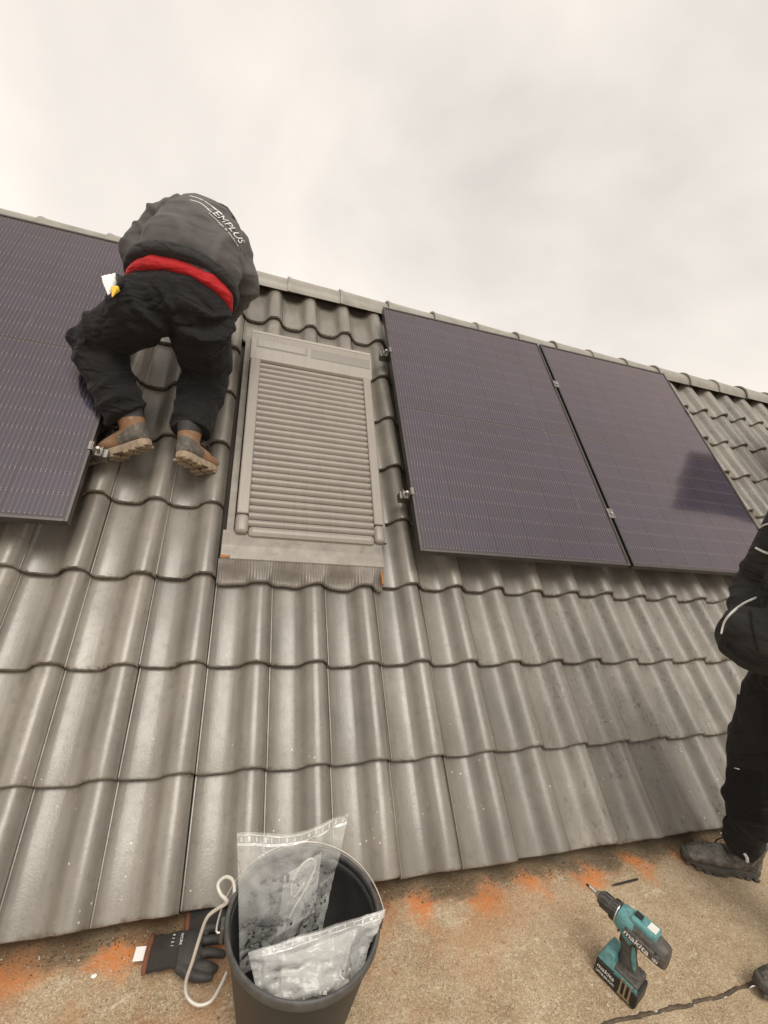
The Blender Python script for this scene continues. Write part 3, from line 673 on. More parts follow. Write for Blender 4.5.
# ------------------------------------------------------------------ solar panels and their rails
PW, PL, PH, PT = 1.134, 1.722, 0.157, 0.034
def make_panel():
    t = empty('solar_panel', (0, 0, 0), (PITCH, 0, 0))
    fw = 0.011
    box('frame_side', (0, fw, 0, PL, -PT, 0.0), M_FRAME, t, 0.001, 1); box('frame_side', (PW - fw, PW, 0, PL, -PT, 0.0), M_FRAME, t, 0.001, 1)
    box('frame_end', (fw + .0004, PW - fw - .0004, 0, fw, -PT, -0.0003), M_FRAME, t, 0.001, 1); box('frame_end', (fw + .0004, PW - fw - .0004, PL - fw, PL, -PT, -0.0003), M_FRAME, t, 0.001, 1)
    mesh_obj('backsheet', [(fw, fw, -0.009), (PW - fw, fw, -0.009), (PW - fw, PL - fw, -0.009), (fw, PL - fw, -0.009)], [(0, 1, 2, 3)], M_BACK, t)
    cw, ch = 0.1785, 0.0903; gx = (PW - 2 * 0.018) / 6; gy = 0.0925; mid = 0.012
    y_off = (PL - (18 * gy + mid)) / 2
    me = bpy.data.meshes.new('solar_cell'); a, b, h = cw / 2, ch / 2, 0.0012
    me.from_pydata([(-a, -b, h), (a, -b, h), (a, b, h), (-a, b, h), (-a, -b, 0), (a, -b, 0), (a, b, 0), (-a, b, 0)], [], [(0, 1, 2, 3), (0, 4, 5, 1), (1, 5, 6, 2), (2, 6, 7, 3), (3, 7, 4, 0)]); me.materials.append(M_CELL)
    for r in range(18):
        for c in range(6):
            o = bpy.data.objects.new('solar_cell', me); link(o, t)
            o.location = (0.018 + gx * (c + .5), y_off + gy * (r + .5) + (mid if r >= 9 else 0), -0.0085)
    mesh_obj('glass_pane', [(fw * .9, fw * .9, -0.0035), (PW - fw * .9, fw * .9, -0.0035), (PW - fw * .9, PL - fw * .9, -0.0035), (fw * .9, PL - fw * .9, -0.0035)], [(0, 1, 2, 3)], M_GLASS, t)
    return t
pan = make_panel(); pan.location = RW(0.5925, 1.0912, PH); GRP = 'dark solar panels on the tiled roof'
tag(pan, 'dark solar panel just right of the shuttered roof window', 'solar panel', GRP)
p2 = copy_tree(pan); p2.location = RW(0.5925 + PW + 0.02, 1.0912, PH); tag(p2, 'dark solar panel beside the standing man, with a blurred dark reflection', 'solar panel', GRP)
p3 = copy_tree(pan); p3.location = RW(-0.7058 - PW, 1.1068, PH); tag(p3, 'dark solar panel at left under the kneeling worker\'s knee', 'solar panel', GRP)
# rails, each with its clamps
def rail(e0, e1, s, label, ends, mids, grp):
    t = empty('mounting_rail', (0, 0, 0), (PITCH, 0, 0)); t.location = RW(e0, s, 0); Lr = e1 - e0
    zt = PH - PT - 0.001
    bm = bmesh.new(); box_bm(bm, 0, Lr, -0.020, 0.020, zt - 0.040, zt, bev=0.002); box_bm(bm, -0.0005, Lr + .0005, -0.012, 0.012, zt - 0.03, zt - 0.010)
    bm_obj('rail_profile', bm, M_ALU, t)
    for e, d in ends:
        x = e - e0
        bm = bmesh.new()
        box_bm(bm, x + d * 0.004 - .002, x + d * 0.004 + .002, -0.02, 0.02, zt + .0005, PH + 0.004, bev=.0008)
        box_bm(bm, min(x - d * .010, x + d * .0015), max(x - d * .010, x + d * .0015), -0.02, 0.02, PH + 0.0008, PH + 0.0045, bev=.0008)
        box_bm(bm, min(x + d * .0065, x + d * .034), max(x + d * .0065, x + d * .034), -0.02, 0.02, zt + .0006, zt + 0.006, bev=.0008)
        box_bm(bm, min(x + d * .030, x + d * .034), max(x + d * .030, x + d * .034), -0.02, 0.02, zt + .0066, zt + 0.016, bev=.0008)
        c = bm_obj('end_clamp', bm, M_ALU, t)
        bm = bmesh.new(); bmesh.ops.create_cone(bm, cap_ends=True, segments=12, radius1=.0065, radius2=.0065, depth=.022, matrix=Matrix.Translation((x + d * .019, 0, zt + .018))); bm_obj('bolt', bm, M_CHROME, c)
    for e in mids:
        x = e - e0; bm = bmesh.new(); box_bm(bm, x - .019, x + .019, -.03, .03, PH + .0008, PH + .0045, bev=.0008); box_bm(bm, x - .007, x + .007, -.03, .03, zt + .001, PH + .0002)
        c = bm_obj('mid_clamp', bm, M_ALU, t)
        bm = bmesh.new(); bmesh.ops.create_cone(bm, cap_ends=True, segments=12, radius1=.0065, radius2=.0065, depth=.006, matrix=Matrix.Translation((x, 0, PH + .0078))); bm_obj('bolt', bm, M_CHROME, c)
    for q in range(int(Lr / 0.85) + 1):        # roof hooks carrying the rail
        x = min(Lr - .12, 0.12 + q * 0.85); bm = bmesh.new(); box_bm(bm, x - .015, x + .015, -.012, .012, 0.012, zt - .0405, bev=.002); bm_obj('roof_hook', bm, M_ALU, t)
    return tag(t, label, 'rail', grp)
e_r = 0.5925; e_end = e_r + 2 * PW + .02
rail(e_r - .045, e_end + .03, 1.40, 'lower aluminium rail with end clamp under the two right panels', [(e_r, -1), (e_end, 1)], [e_r + PW + .01], 'aluminium mounting rails')
rail(e_r - .045, e_end + .03, 2.40, 'upper aluminium rail with end clamp under the two right panels', [(e_r, -1), (e_end, 1)], [e_r + PW + .01], 'aluminium mounting rails')
rail(-0.7058 - PW, -0.7058 + .05, 1.445, 'lower aluminium rail with clamp beside the kneeling worker\'s left boot', [(-0.7058, 1)], [], 'aluminium mounting rails')
rail(-0.7058 - PW, -0.7058 + .05, 2.42, 'upper aluminium rail under the left panel, behind the kneeling worker', [(-0.7058, 1)], [], 'aluminium mounting rails')

# ------------------------------------------------------------------ people
def boot(parent, heel, toe, up, mu, ms, Lb=0.28, shaft=0.15, name='boot', lace=True):
    f = (toe - heel).normalized(); u = (up - f * up.dot(f)).normalized(); s = u.cross(f)
    M = Matrix(((f.x, s.x, u.x, heel.x), (f.y, s.y, u.y, heel.y), (f.z, s.z, u.z, heel.z), (0, 0, 0, 1))) @ Matrix.Scale(Lb / 0.28, 4)
    bm = bmesh.new()
    sweep(bm, [(0.012, 0, .05), (0.05, 0, .05), (0.11, 0, .052), (0.17, 0, .046), (0.225, 0, .037), (0.268, 0, .030)], [(.030, .033), (.037, .036), (.038, .038), (.045, .030), (.044, .023), (.026, .014)], side=(0, 1, 0))
    sweep(bm, [(0.055, 0, .05), (0.052, 0, .09), (0.055, 0, .13), (0.056, 0, shaft)], [(.036, .046), (.037, .048), (.043, .052), (.046, .055)], side=(0, 1, 0))
    o = remesh(name, bm, mu, .006, None, 4); o.parent = parent; o.matrix_local = M
    # sole with lugs: outline of a foot
    out = []
    for k in range(40):
        a = 2 * math.pi * k / 40; x = 0.14 + 0.142 * math.cos(a); t = (x + 0.002) / 0.284
        wd = 0.036 + 0.012 * math.sin(max(0, min(1, (t - .3) / .6)) * math.pi) - 0.004 * math.exp(-((t - .4) / .12) ** 2)
        out.append((x, wd * (1 if math.sin(a) > 0 else -1) * min(1, abs(math.sin(a)) ** 0.55)))
    bm = bmesh.new(); lv = []
    for z, sc_ in ((0.0, .93), (0.003, .98), (0.013, 1.0), (0.0235, .985), (0.027, .93)):
        lift = lambda x: 0.016 * max(0, (x - .19) / .09) ** 2
        lv.append([bm.verts.new((0.14 + (x - .14) * (sc_ * .5 + .5), y * sc_, z + lift(x) - (0.0 if not (z < .001 and .085 < x < .125) else -.006))) for x, y in out])
    for a, b in zip(lv, lv[1:]):
        for k in range(40): bm.faces.new((a[k], a[(k + 1) % 40], b[(k + 1) % 40], b[k]))
    bm.faces.new(lv[0][::-1]); bm.faces.new(lv[-1])
    so_ = bm_obj('sole', bm, ms, o, False)
    bm = bmesh.new()
    for k in range(9):
        x = 0.012 + k * .03
        if .085 < x < .115: continue
        wd = 0.034 + 0.011 * math.sin(max(0, min(1, (x / .28 - .3) / .6)) * math.pi)
        if x > .235: wd *= .75
        li = 0.016 * max(0, (x - .19) / .09) ** 2
        for sg in (-1, 1): box_bm(bm, x, x + .019, min(sg * .004, sg * wd), max(sg * .004, sg * wd), -.006 + li, .004 + li, bev=.0015, seg=1)
    bm_obj('tread_lug', bm, ms, o)['kind'] = 'stuff'
    if lace:
        for k in range(4):
            x = .095 + k * .022; z = .105 - k * .0115
            tube('lace', [(x, -.030, z - .012), (x + .004, 0, z + .0045), (x, .030, z - .012)], .0028, M_LACE, o, 4, 6)
        tube('lace', [(.092, -.012, .112), (.11, -.035, .10), (.135, -.045, .075), (.14, -.047, .055)], .0024, M_LACE, o, 4, 6)
    return o
def hand(bm, wrist, d, nrm, curl=0.5, thumb=1):
    """palm, five fingers of different length bent towards -nrm"""
    d = d.normalized(); nrm = (nrm - d * nrm.dot(d)).normalized(); s = nrm.cross(d)
    sweep(bm, [wrist - d * .02, wrist + d * .02, wrist + d * .06, wrist + d * .09], [(.026, .020), (.034, .018), (.041, .016), (.039, .012)], side=s, seg=12, sub=2)
    for k, (o_, ln, r) in enumerate(((.030, .070, .0088), (.010, .080, .0092), (-.010, .074, .0088), (-.029, .058, .0078))):
        b = wrist + d * .085 + s * o_ * thumb; dd = d.copy(); pts = [b]; c = curl * (0.85 + .12 * k)
        for seg_ in (.45, .32, .23):
            ax = s; dd = (Matrix.Rotation(-c * 0.9, 3, ax) @ dd) if True else dd
            pts.append(pts[-1] + dd * ln * seg_ * 1.05)
        sweep(bm, pts, [r, r * .97, r * .9, r * .75], seg=8, sub=2)
    b = wrist + d * .025 + s * .03 * thumb; t1 = (d * .6 + s * .75 * thumb - nrm * .25).normalized(); t2 = (d * .9 + s * .25 * thumb - nrm * .4).normalized()
    sweep(bm, [b, b + t1 * .04, b + t1 * .04 + t2 * .028, b + t1 * .04 + t2 * .05], [.012, .0105, .010, .008], seg=8, sub=2)
def head(bm, c, f, u):
    f = f.normalized(); u = (u - f * u.dot(f)).normalized(); s = u.cross(f)
    M = Matrix((s, f, u)).transposed()
    ell(bm, c + u * .02, (.074, .094, .098), M); ell(bm, c + f * .030 - u * .045, (.055, .062, .062), M); ell(bm, c + f * .058 - u * .088, (.026, .024, .020), M)
    sweep(bm, [c + f * .088 + u * .012, c + f * .104 - u * .012, c + f * .114 - u * .028, c + f * .092 - u * .036], [.008, .011, .015, .010], seg=8, sub=2)
    for sg in (-1, 1):
        ell(bm, c + s * (.076 * sg) - f * .005 - u * .005, (.010, .020, .032), M, 10)
        ell(bm, c + f * .082 + s * (.033 * sg) + u * .028, (.022, .012, .008), M, 10)
        ell(bm, c + f * .075 + s * (.043 * sg) - u * .012, (.018, .014, .014), M, 10)
    ell(bm, c + f * .088 - u * .054, (.024, .010, .006), M, 10); ell(bm, c + f * .086 - u * .064, (.021, .010, .006), M, 10)
    return M
def eyes(parent, c, f, u):
    f = f.normalized(); u = (u - f * u.dot(f)).normalized(); s = u.cross(f)
    for sg in (-1, 1):
        bm = bmesh.new(); ell(bm, c + f * .0735 + s * (.033 * sg) + u * .010, (.0115, .0115, .0115), None, 12); bm_obj('eye', bm, M_WHITE, parent, True)
def hair(parent, c, f, u, mat, name='hair'):
    f = f.normalized(); u = (u - f * u.dot(f)).normalized(); s = u.cross(f); M = Matrix((s, f, u)).transposed()
    bm = bmesh.new(); r = bmesh.ops.create_uvsphere(bm, u_segments=24, v_segments=16, radius=1)
    dl = [v for v in bm.verts if v.co.z < -0.1 + 0.5 * max(0, v.co.y)]; bmesh.ops.delete(bm, geom=dl, context='VERTS')
    for v in bm.verts:
        k = 1 + 0.02 * noise.noise(v.co * 6); v.co = M @ Vector((v.co.x * .082 * k, v.co.y * .101 * k, v.co.z * .106 * k)) + c + u * .020
    o = bm_obj(name, bm, mat, parent, True); return o

# ---- the worker kneeling on the tiles
wk = empty('person', on_roof(165, 400, 0.0)); tag(wk, 'person in charcoal jacket and red shirt kneeling on the roof tiles, seen from behind', 'person', 'people working on the roof')
def local(parent, o):                          # keep world geometry under a parent that is moved
    o.parent = parent; o.matrix_parent_inverse = parent.matrix_world.inverted(); return o
bpy.context.view_layer.update()
hl = on_roof(150, 445, .165); tl = hl + RW(-.185, .0, -.150)
hr = on_roof(179, 457, .165); tr_ = hr + RW(.10, .055, -.165)
K_L, H_L = on_roof(95, 343, .27), on_roof(152, 308, .50)
K_R, H_R = on_roof(206, 368, .18), on_roof(202, 322, .50)
A_L = hl + (tl - hl).normalized() * .035 + (K_L - hl).normalized() * .142; A_R = hr + (tr_ - hr).normalized() * .035 + (K_R - hr).normalized() * .142
HL_, HR_ = on_roof(128, 270, .5), on_roof(229, 320, .5)
sd = (HR_ - HL_).normalized()                   # body left to right
WA = on_roof(179, 296, .50); 
CH = on_roof(195, 250, .60); SH = on_roof(203, 222, .60); NK = on_roof(207, 216, .50); HD = on_roof(208, 216, .50) + (on_roof(212, 226, .36) - on_roof(207, 216, .50)).normalized() * .17
LS, RS = on_roof(166, 222, .57), on_roof(229, 244, .53)
LE, RE = on_roof(140, 252, .47), on_roof(243, 283, .44)
LH, RH = RW(-.53, 2.36, .10), RW(-.33, 2.44, .08)
hf = (HD - NK).normalized()
up_t = (SH - WA).normalized()
# trousers
bm = bmesh.new()
sweep(bm, [WA + up_t * .02, WA - up_t * .03, WA - up_t * .09, WA - up_t * .14, WA - up_t * .165], [(.185, .115), (.198, .128), (.182, .120), (.13, .085), (.06, .04)], side=sd)
sweep(bm, [H_L + up_t * .02, H_L * .55 + K_L * .45, K_L * .97 + H_L * .03, K_L], [(.115, .115), (.108, .106), (.096, .096), (.085, .085)])
sweep(bm, [K_L, K_L * .8 + A_L * .2, K_L * .4 + A_L * .6, A_L], [.094, .092, .086, .080])
ell(bm, K_L, (.092, .092, .092))
sweep(bm, [H_R + up_t * .02, H_R * .55 + K_R * .45, K_R * .97 + H_R * .03, K_R], [(.118, .118), (.120, .116), (.108, .105), (.085, .085)])
sweep(bm, [K_R, K_R * .8 + A_R * .2, K_R * .4 + A_R * .6, A_R], [.098, .100, .092, .082])
ell(bm, K_R, (.098, .098, .098))
bones = [(H_L, K_L, 1.2), (K_L, A_L, 1.4), (H_R, K_R, 1.2), (K_R, A_R, 1.3), (WA - sd * .1, WA + sd * .1, .5)]
o = local(wk, remesh('trousers', bm, M_TROU, .0075, None, 10, bones, .0135, 9, 3))
# red shirt showing between trousers and jacket
bm = bmesh.new(); sweep(bm, [WA + up_t * .16, WA + up_t * .06, WA + up_t * .012, WA - up_t * .008], [(.195, .140), (.200, .146), (.206, .150), (.200, .146)], side=sd, seg=24)
local(wk, remesh('shirt', bm, M_RED, .009, None, 4, [(WA, WA + up_t * .2, 1)], .006, 8, 5))
# jacket and the body inside it (arms as given)
def upper(par, LE, LH, RE, RH):
    bm = bmesh.new()
    sweep(bm, [WA + up_t * .050, WA + up_t * .085, WA + up_t * .105, CH, SH, NK], [(.196, .142), (.202, .150), (.208, .156), (.192, .142), (.150, .095), (.075, .06)], side=sd, seg=24)
    sweep(bm, [LS + (RS - LS) * .15, LS, LS * .5 + LE * .5, LE, LE * .5 + LH * .5, LH * .9 + LE * .1], [.082, .084, .078, .070, .062, .048])
    sweep(bm, [RS + (LS - RS) * .15, RS, RS * .5 + RE * .5, RE, RE * .5 + RH * .5, RH * .9 + RE * .1], [.082, .084, .078, .070, .062, .048])
    bones = [(WA, CH, .9), (CH, SH, .8), (LS, LE, 1.1), (LE, LH, 1.2), (RS, RE, 1.1), (RE, RH, 1.2)]
    jk = local(par, remesh('jacket', bm, M_JACK, .0075, None, 8, bones, .012, 7, 11))
    bm = bmesh.new()
    sweep(bm, [WA - up_t * .05, WA, CH, SH, NK, HD - hf * .02], [(.10, .06), (.13, .085), (.17, .11), (.12, .08), (.055, .055), (.055, .055)], side=sd)
    for s_, e_, h_, th in ((LS, LE, LH, -1), (RS, RE, RH, 1)):
        sweep(bm, [s_, e_, h_], [.055, .042, .03]); hand(bm, h_, (h_ - e_) + SS * .12, NN, .35, th)
    for h_, k_, a_ in ((H_L, K_L, A_L), (H_R, K_R, A_R)): sweep(bm, [h_ * .85 + k_ * .15, k_, a_ * .85 + k_ * .15], [.055, .045, .038]); sweep(bm, [WA, h_ * .8 + k_ * .2], [.06, .05])
    head(bm, HD, (hf * .3 - NN * .8), hf * -1 + SS * .4 + NN * .2)
    local(par, remesh('body', bm, M_SKIN, .0065, None, 2))
    return jk
jk = upper(wk, LE, LH, RE, RH)
# ribbed hem of the jacket
bm = bmesh.new(); sweep(bm, [WA + up_t * .038, WA + up_t * .046, WA + up_t * .075, WA + up_t * .088], [(.202, .150), (.216, .174), (.221, .183), (.213, .170)], side=sd, seg=40, sub=3)
local(wk, bm_obj('jacket_hem', bm, M_HOOD, None, True))
# hood lying behind the neck
bm = bmesh.new(); sweep(bm, [on_roof(209, 211, .50), on_roof(221, 220, .50), on_roof(234, 241, .47)], [(.055, .05), (.070, .055), (.05, .045)], side=sd)
local(wk, remesh('hood', bm, M_HOOD, .008, None, 4, [(SH, NK, 1)], .010, 14, 4))
o = hair(wk, HD, (hf * .3 - NN * .8), hf * -1 + SS * .4 + NN * .2, M_HAIR); local(wk, o)
for q in range(1):
    e_ = empty('tmp'); bpy.data.objects.remove(e_)
local(wk, boot(None, hl, hl + (tl - hl).normalized() * .28, (K_L - hl).normalized(), M_BOOT, M_SOLE, .305, .150))
local(wk, boot(None, hr, hr + (tr_ - hr).normalized() * .28, (K_R - hr).normalized(), M_BOOT, M_SOLE, .305, .150))
# print on the back
JT = bvh(jk)
def curve_map(me, path, h):                     # text laid along a line of the picture, dropped onto the jacket cloth
    xs_ = [v.co.x for v in me.vertices]; ys_ = [v.co.y for v in me.vertices]; x0, x1 = min(xs_), max(xs_); y0, y1 = min(ys_), max(ys_)
    P = catmull([tuple(p) for p in path], 8); bad = []
    for v in me.vertices:
        t = (v.co.x - x0) / (x1 - x0) * (len(P) - 1); i = min(int(t), len(P) - 2); fr = t - i
        a, b = Vector(P[i]), Vector(P[i + 1]); d = (b - a).normalized(); nrm_ = Vector((d.y, -d.x)); q = a.lerp(b, fr) + nrm_ * ((v.co.y - y0) / (y1 - y0) * h)
        hh, nn = hit(JT, q.x, q.y)
        if hh is None: bad.append(v.index); v.co = Vector((0, 0, 0))
        else: v.co = hh + nn * .0045
    if bad:
        bm_ = bmesh.new(); bm_.from_mesh(me); bm_.verts.ensure_lookup_table(); bmesh.ops.delete(bm_, geom=[bm_.verts[i] for i in bad], context='VERTS'); bm_.to_mesh(me); bm_.free()
    return me
def back_text(txt, path, h, shear=.3, bold=0.0):
    me = text_mesh(txt, 1, shear, 0, bold); me.name = 'back_print'; me = curve_map(me, path, h); me.materials.clear(); me.materials.append(M_PRINT)
    local(wk, link(bpy.data.objects.new('back_print', me)))
back_text('ZEMPLUS', [(206.5, 210), (219, 220), (230.5, 232), (239.5, 245)], 5.4, .4, .0)
back_text('- montage & technik -', [(206, 213), (218, 224), (229, 236), (238, 249)], 1.9, 0.0, .0)
for path in ([(190, 196), (200, 199), (210, 205), (222, 214)], [(190, 200), (200, 203), (208, 209)]):
    r = surf_tube('back_print', JT, path, .0022, M_PRINT, None)
    if r: local(wk, r)
# packet in the hip pocket
pk0 = on_roof(112, 288, .56)
pk = empty('packet', pk0); tag(pk, 'crumpled white and yellow plastic packet sticking out of the kneeling worker\'s pocket', 'packet')
bpy.context.view_layer.update()
def crumple(name, cx, mat, parent, quad, n=10, th=.012, seed=0, amp=.006):
    A, B, C, D = quad; vv = []; ff = []; nr = (B - A).cross(D - A).normalized()
    for side in (1, -1):
        for i in range(n + 1):
            for j in range(n + 1):
                u, v = i / n, j / n; p = A.lerp(B, u).lerp(D.lerp(C, u), v)
                k = math.sin(math.pi * u) * math.sin(math.pi * v)
                p = p + nr * (side * th * k ** .5 + amp * noise.noise(p * 38 + Vector((seed, 0, 0))) + amp * .5 * noise.noise(p * 90 + Vector((seed, side, 0))))
                vv.append(p)
    m_ = (n + 1) ** 2
    for i in range(n):
        for j in range(n):
            a = i * (n + 1) + j; ff.append((a, a + n + 1, a + n + 2, a + 1)); a += m_; ff.append((a, a + 1, a + n + 2, a + n + 1))
    return local(parent, mesh_obj(name, vv, ff, mat, None, True))
N5 = .60
crumple('packet_film', 0, M_WHITE, pk, (on_roof(101, 276, N5), on_roof(115, 273, N5 - .02), on_roof(118, 287, N5 - .02), on_roof(108, 295, N5)), seed=2)
crumple('printed_corner', 0, M_YEL, pk, (on_roof(111, 286, N5 + .012), on_roof(118, 286, N5), on_roof(120, 291, N5), on_roof(112, 297, N5 + .01)), seed=5, amp=.004, n=6)
crumple('dark_clip', 0, M_DARKP, pk, (on_roof(116, 274, N5), on_roof(124, 278, N5 - .06), on_roof(125, 288, N5 - .06), on_roof(118, 287, N5)), seed=8, amp=.008, n=6)

# ---- the man standing on the flat roof at the right
man = empty('person', (1.62, -0.28, GZ)); tag(man, 'person in black work clothes standing at the right edge, hand in jacket pocket', 'person', 'people working on the roof')
bpy.context.view_layer.update()
FW = Vector((-.90, .43, 0)).normalized(); LF = Vector((-FW.y, FW.x, 0))    # forward, left of the body
A1, K1 = Vector((1.700, -.150, .085)), Vector((1.625, -.135, .43)); Hc = Vector((1.575, -.26, .83)); H1 = Hc - LF * .10; H2 = Hc + LF * .10
A2, K2 = Vector((1.66, -.52, .035)), Vector((1.635, -.43, .43))
C1 = Vector((1.525, -.27, 1.10)); S1_ = Vector((1.470, -.27, 1.35)); N1 = Vector((1.455, -.27, 1.44)); HD1 = Vector((1.470, -.285, 1.560))
RS1, LS1 = S1_ - LF * .175 + FW * -.02, S1_ + LF * .18
RE1, LE1 = Vector((1.57, -.03, 1.01)), Vector((1.60, -.50, .98)); RH1, LH1 = Vector((1.44, -.11, .92)), Vector((1.47, -.48, .80))
bm = bmesh.new()
sweep(bm, [Hc + Vector((0, 0, .12)), Hc, Hc - Vector((0, 0, .10))], [(.19, .135), (.195, .14), (.16, .12)], side=LF)
for h_, k_, a_ in ((H1, K1, A1), (H2, K2, A2)):
    sweep(bm, [h_, h_ * .5 + k_ * .5, k_, k_ * .5 + a_ * .5, a_ * .85 + k_ * .15, a_ + Vector((.012, 0, -.005))], [.112, .098, .085, .076, .066, .060])
bones = [(H1, K1, 1.0), (K1, A1, 1.7), (H2, K2, 1), (K2, A2, 1.7)]
tr2 = local(man, remesh('trousers', bm, M_TROU2, .0075, None, 6, bones, .015, 9, 21))
bm = bmesh.new()
sweep(bm, [Hc + Vector((.0, 0, -.025)), Hc + Vector((-.01, 0, .06)), C1, S1_, N1 - Vector((0, 0, .03))], [(.195, .128), (.205, .136), (.210, .138), (.180, .105), (.085, .085)], side=LF, seg=24)
sweep(bm, [S1_ - LF * .12, RS1, RS1 * .5 + RE1 * .5, RE1, RE1 * .5 + RH1 * .5, RH1], [.078, .080, .076, .070, .064, .055])
sweep(bm, [S1_ + LF * .12, LS1, LS1 * .5 + LE1 * .5, LE1, LE1 * .5 + LH1 * .5, LH1], [.088, .092, .085, .074, .066, .055])
ell(bm, Vector((1.415, -.17, .885)), (.083, .115, .10)); ell(bm, Vector((1.45, -.45, .80)), (.08, .09, .10))                     # hand pushed into the front pocket
sweep(bm, [N1 - Vector((0, 0, .06)), N1 + Vector((-.004, 0, .02))], [.082, .076])
bones = [(Hc, C1, .8), (C1, S1_, .7), (RS1, RE1, 1.1), (RE1, RH1, 1.1), (LS1, LE1, 1.1), (LE1, LH1, 1.1)]
jk2 = local(man, remesh('jacket', bm, M_JACK2, .008, None, 5, bones, .009, 10, 31))
bm = bmesh.new()
sweep(bm, [Hc, C1, S1_, N1, HD1 - Vector((0, 0, .05))], [(.14, .09), (.15, .10), (.12, .08), (.056, .056), (.055, .055)], side=LF)
for s_, e_, h_, th in ((RS1, RE1, RH1, 1), (LS1, LE1, LH1, -1)):
    sweep(bm, [s_, e_, h_], [.055, .042, .03]); hand(bm, h_ - FW * .02, LF * (.7 * th) - FW * .12 + Vector((0, 0, -.5)), FW, .5, th)
for h_, k_, a_ in ((H1, K1, A1), (H2, K2, A2)): sweep(bm, [h_, k_, a_], [.08, .05, .042])
head(bm, HD1, FW + Vector((0, 0, -.12)), Vector((0, 0, 1)))
local(man, remesh('body', bm, M_SKIN, .0065, None, 2))
local(man, hair(man, HD1, FW, Vector((0, 0, 1)), M_HOOD, 'knitted_cap'))
for c in list(man.children):
    if c.name.startswith('knitted_cap'): pass
_ey = empty('tmp2'); eyes(_ey, HD1, FW + Vector((0, 0, -.12)), Vector((0, 0, 1)))
for c in list(_ey.children): local(man, c)
bpy.data.objects.remove(_ey)
hb = on_z(757, 876, GZ); tb = on_z(681, 860, GZ); bl = (tb - hb).length; print('BOOT', bl)
Z = Vector((0, 0, 1))
b1 = local(man, boot(None, hb + Z * .007, tb + Z * .007, Z, M_SAFE, M_SOLE2, bl * 1.02, .13))
t2 = on_z(754, 992, GZ + .006); f2 = Vector((-.86, .35, 0)).normalized(); b2 = local(man, boot(None, t2 - f2 * .28 + Z * .013, t2 + Z * .013, Z, M_SAFE, M_SOLE2, .285, .13))
def surf_patch(name, tree, quad, lift, mat, n=10):
    A, B, C, D = [Vector(q) for q in quad]; pts = {}
    for i in range(n + 1):
        for j in range(n + 1):
            q = A.lerp(B, i / n).lerp(D.lerp(C, i / n), j / n); h, nn = hit(tree, q.x, q.y)
            if h is not None: pts[i, j] = (h, nn)
    vv = []; ix = {}
    for k_, (h, nn) in pts.items():
        ix[k_] = len(vv); e_ = min(k_[0], k_[1], n - k_[0], n - k_[1]); vv.append(h + nn * (lift if e_ > 0 else -.002))
    ff = [tuple(ix[c] for c in ((i, j), (i + 1, j), (i + 1, j + 1), (i, j + 1))) for i in range(n) for j in range(n) if all(c in ix for c in ((i, j), (i + 1, j), (i + 1, j + 1), (i, j + 1)))]
    ff = [f for f in ff if max((vv[a] - vv[b]).length for a in f for b in f) < .06]
    return local(man, mesh_obj(name, vv, ff, mat, None, True)) if ff else None
# piping, zip and tags
T2 = bvh(jk2)
for path, r in (([(722, 634), (725, 622), (733, 612), (745, 603), (756, 598)], .0042), ([(754, 533), (760, 528), (768, 524), (790, 519)], .0035), ([(756, 548), (762, 551), (770, 554), (786, 558)], .0042)):
    q = surf_tube('reflective_piping', T2, path, r, M_PIPE, None, .001)
    if q: local(man, q)
T3 = bvh(tr2)
for path, r in (([(722, 833), (720, 838), (721, 845)], .0028), ([(722, 757), (727, 756)], .0025), ([(735, 768), (740, 769)], .002)):
    q = surf_tube('white_stitching', T3, path, r, M_PIPE, None, .002)
    if q: local(man, q)
surf_patch('cargo_pocket', T3, [(737, 690), (767, 694), (767, 738), (731, 732)], .007, M_TROU2)
surf_patch('knee_patch', T3, [(719, 764), (762, 768), (764, 826), (722, 822)], .006, M_TROU)
q = surf_tube('jacket_hem', T2, [(728, 645), (738, 655), (752, 661), (767, 665)], .006, M_TROU, None, .001)
if q: local(man, q)
q = surf_tube('pocket_zip', T2, [(748, 600), (752, 625), (758, 650)], .003, M_TROU, None, .001)
if q: local(man, q)
q = surf_tube('knee_seam', T3, [(719, 752), (735, 757), (750, 757), (768, 754)], .004, M_TROU2, None, .001)
if q: local(man, q)
q = surf_tube('white_stitching', T3, [(744, 853), (747, 859), (746, 868)], .0055, M_PIPE, None, .002)
if q: local(man, q)

# ------------------------------------------------------------------ bucket with bags
BC = Vector((.070, -.240, GZ)); BR, BH = .178, .295
bk = empty('bucket', BC); tag(bk, 'black plastic builder\'s bucket holding clear zip bags, in front of the eave', 'bucket')
lathe('bucket_shell', [(.0, .004), (.120, .004), (.128, .012), (.170, .262), (.1715, .268), (.1705, .2755), (.1655, .2755), (.1645, .262), (.122, .018), (.0, .014)], M_BUCK, bk, 64)
lathe('rim', [(.1718, .270), (.1760, .270), (.1782, .274), (.1785, .289), (.1765, .295), (.1725, .295), (.1698, .291), (.1690, .276), (.1712, .276)], M_RIM, bk, 64)
ax = (Vector((.245, -.235, 0)) - Vector((-.10, -.205, 0))).normalized(); ay_ = Vector((-ax.y, ax.x, 0))
for sg in (-1, 1):
    c = ax * (sg * .183) + Z * .262; bm = bmesh.new(); Mx = Matrix.Translation(c) @ Matrix((ax, ay_, Z)).transposed().to_4x4()
    box_bm(bm, -.004, .006, -.014, .014, -.02, .022, bev=.003, M=Mx); bm_obj('handle_lug', bm, M_RIM, bk)
hp = []
for k in range(13):
    a = math.pi * k / 12; hp.append(ax * (.195 * math.cos(a)) + (ay_ * math.cos(R_(10)) + Z * math.sin(R_(10))) * (.19 * math.sin(a)) + Z * .262)
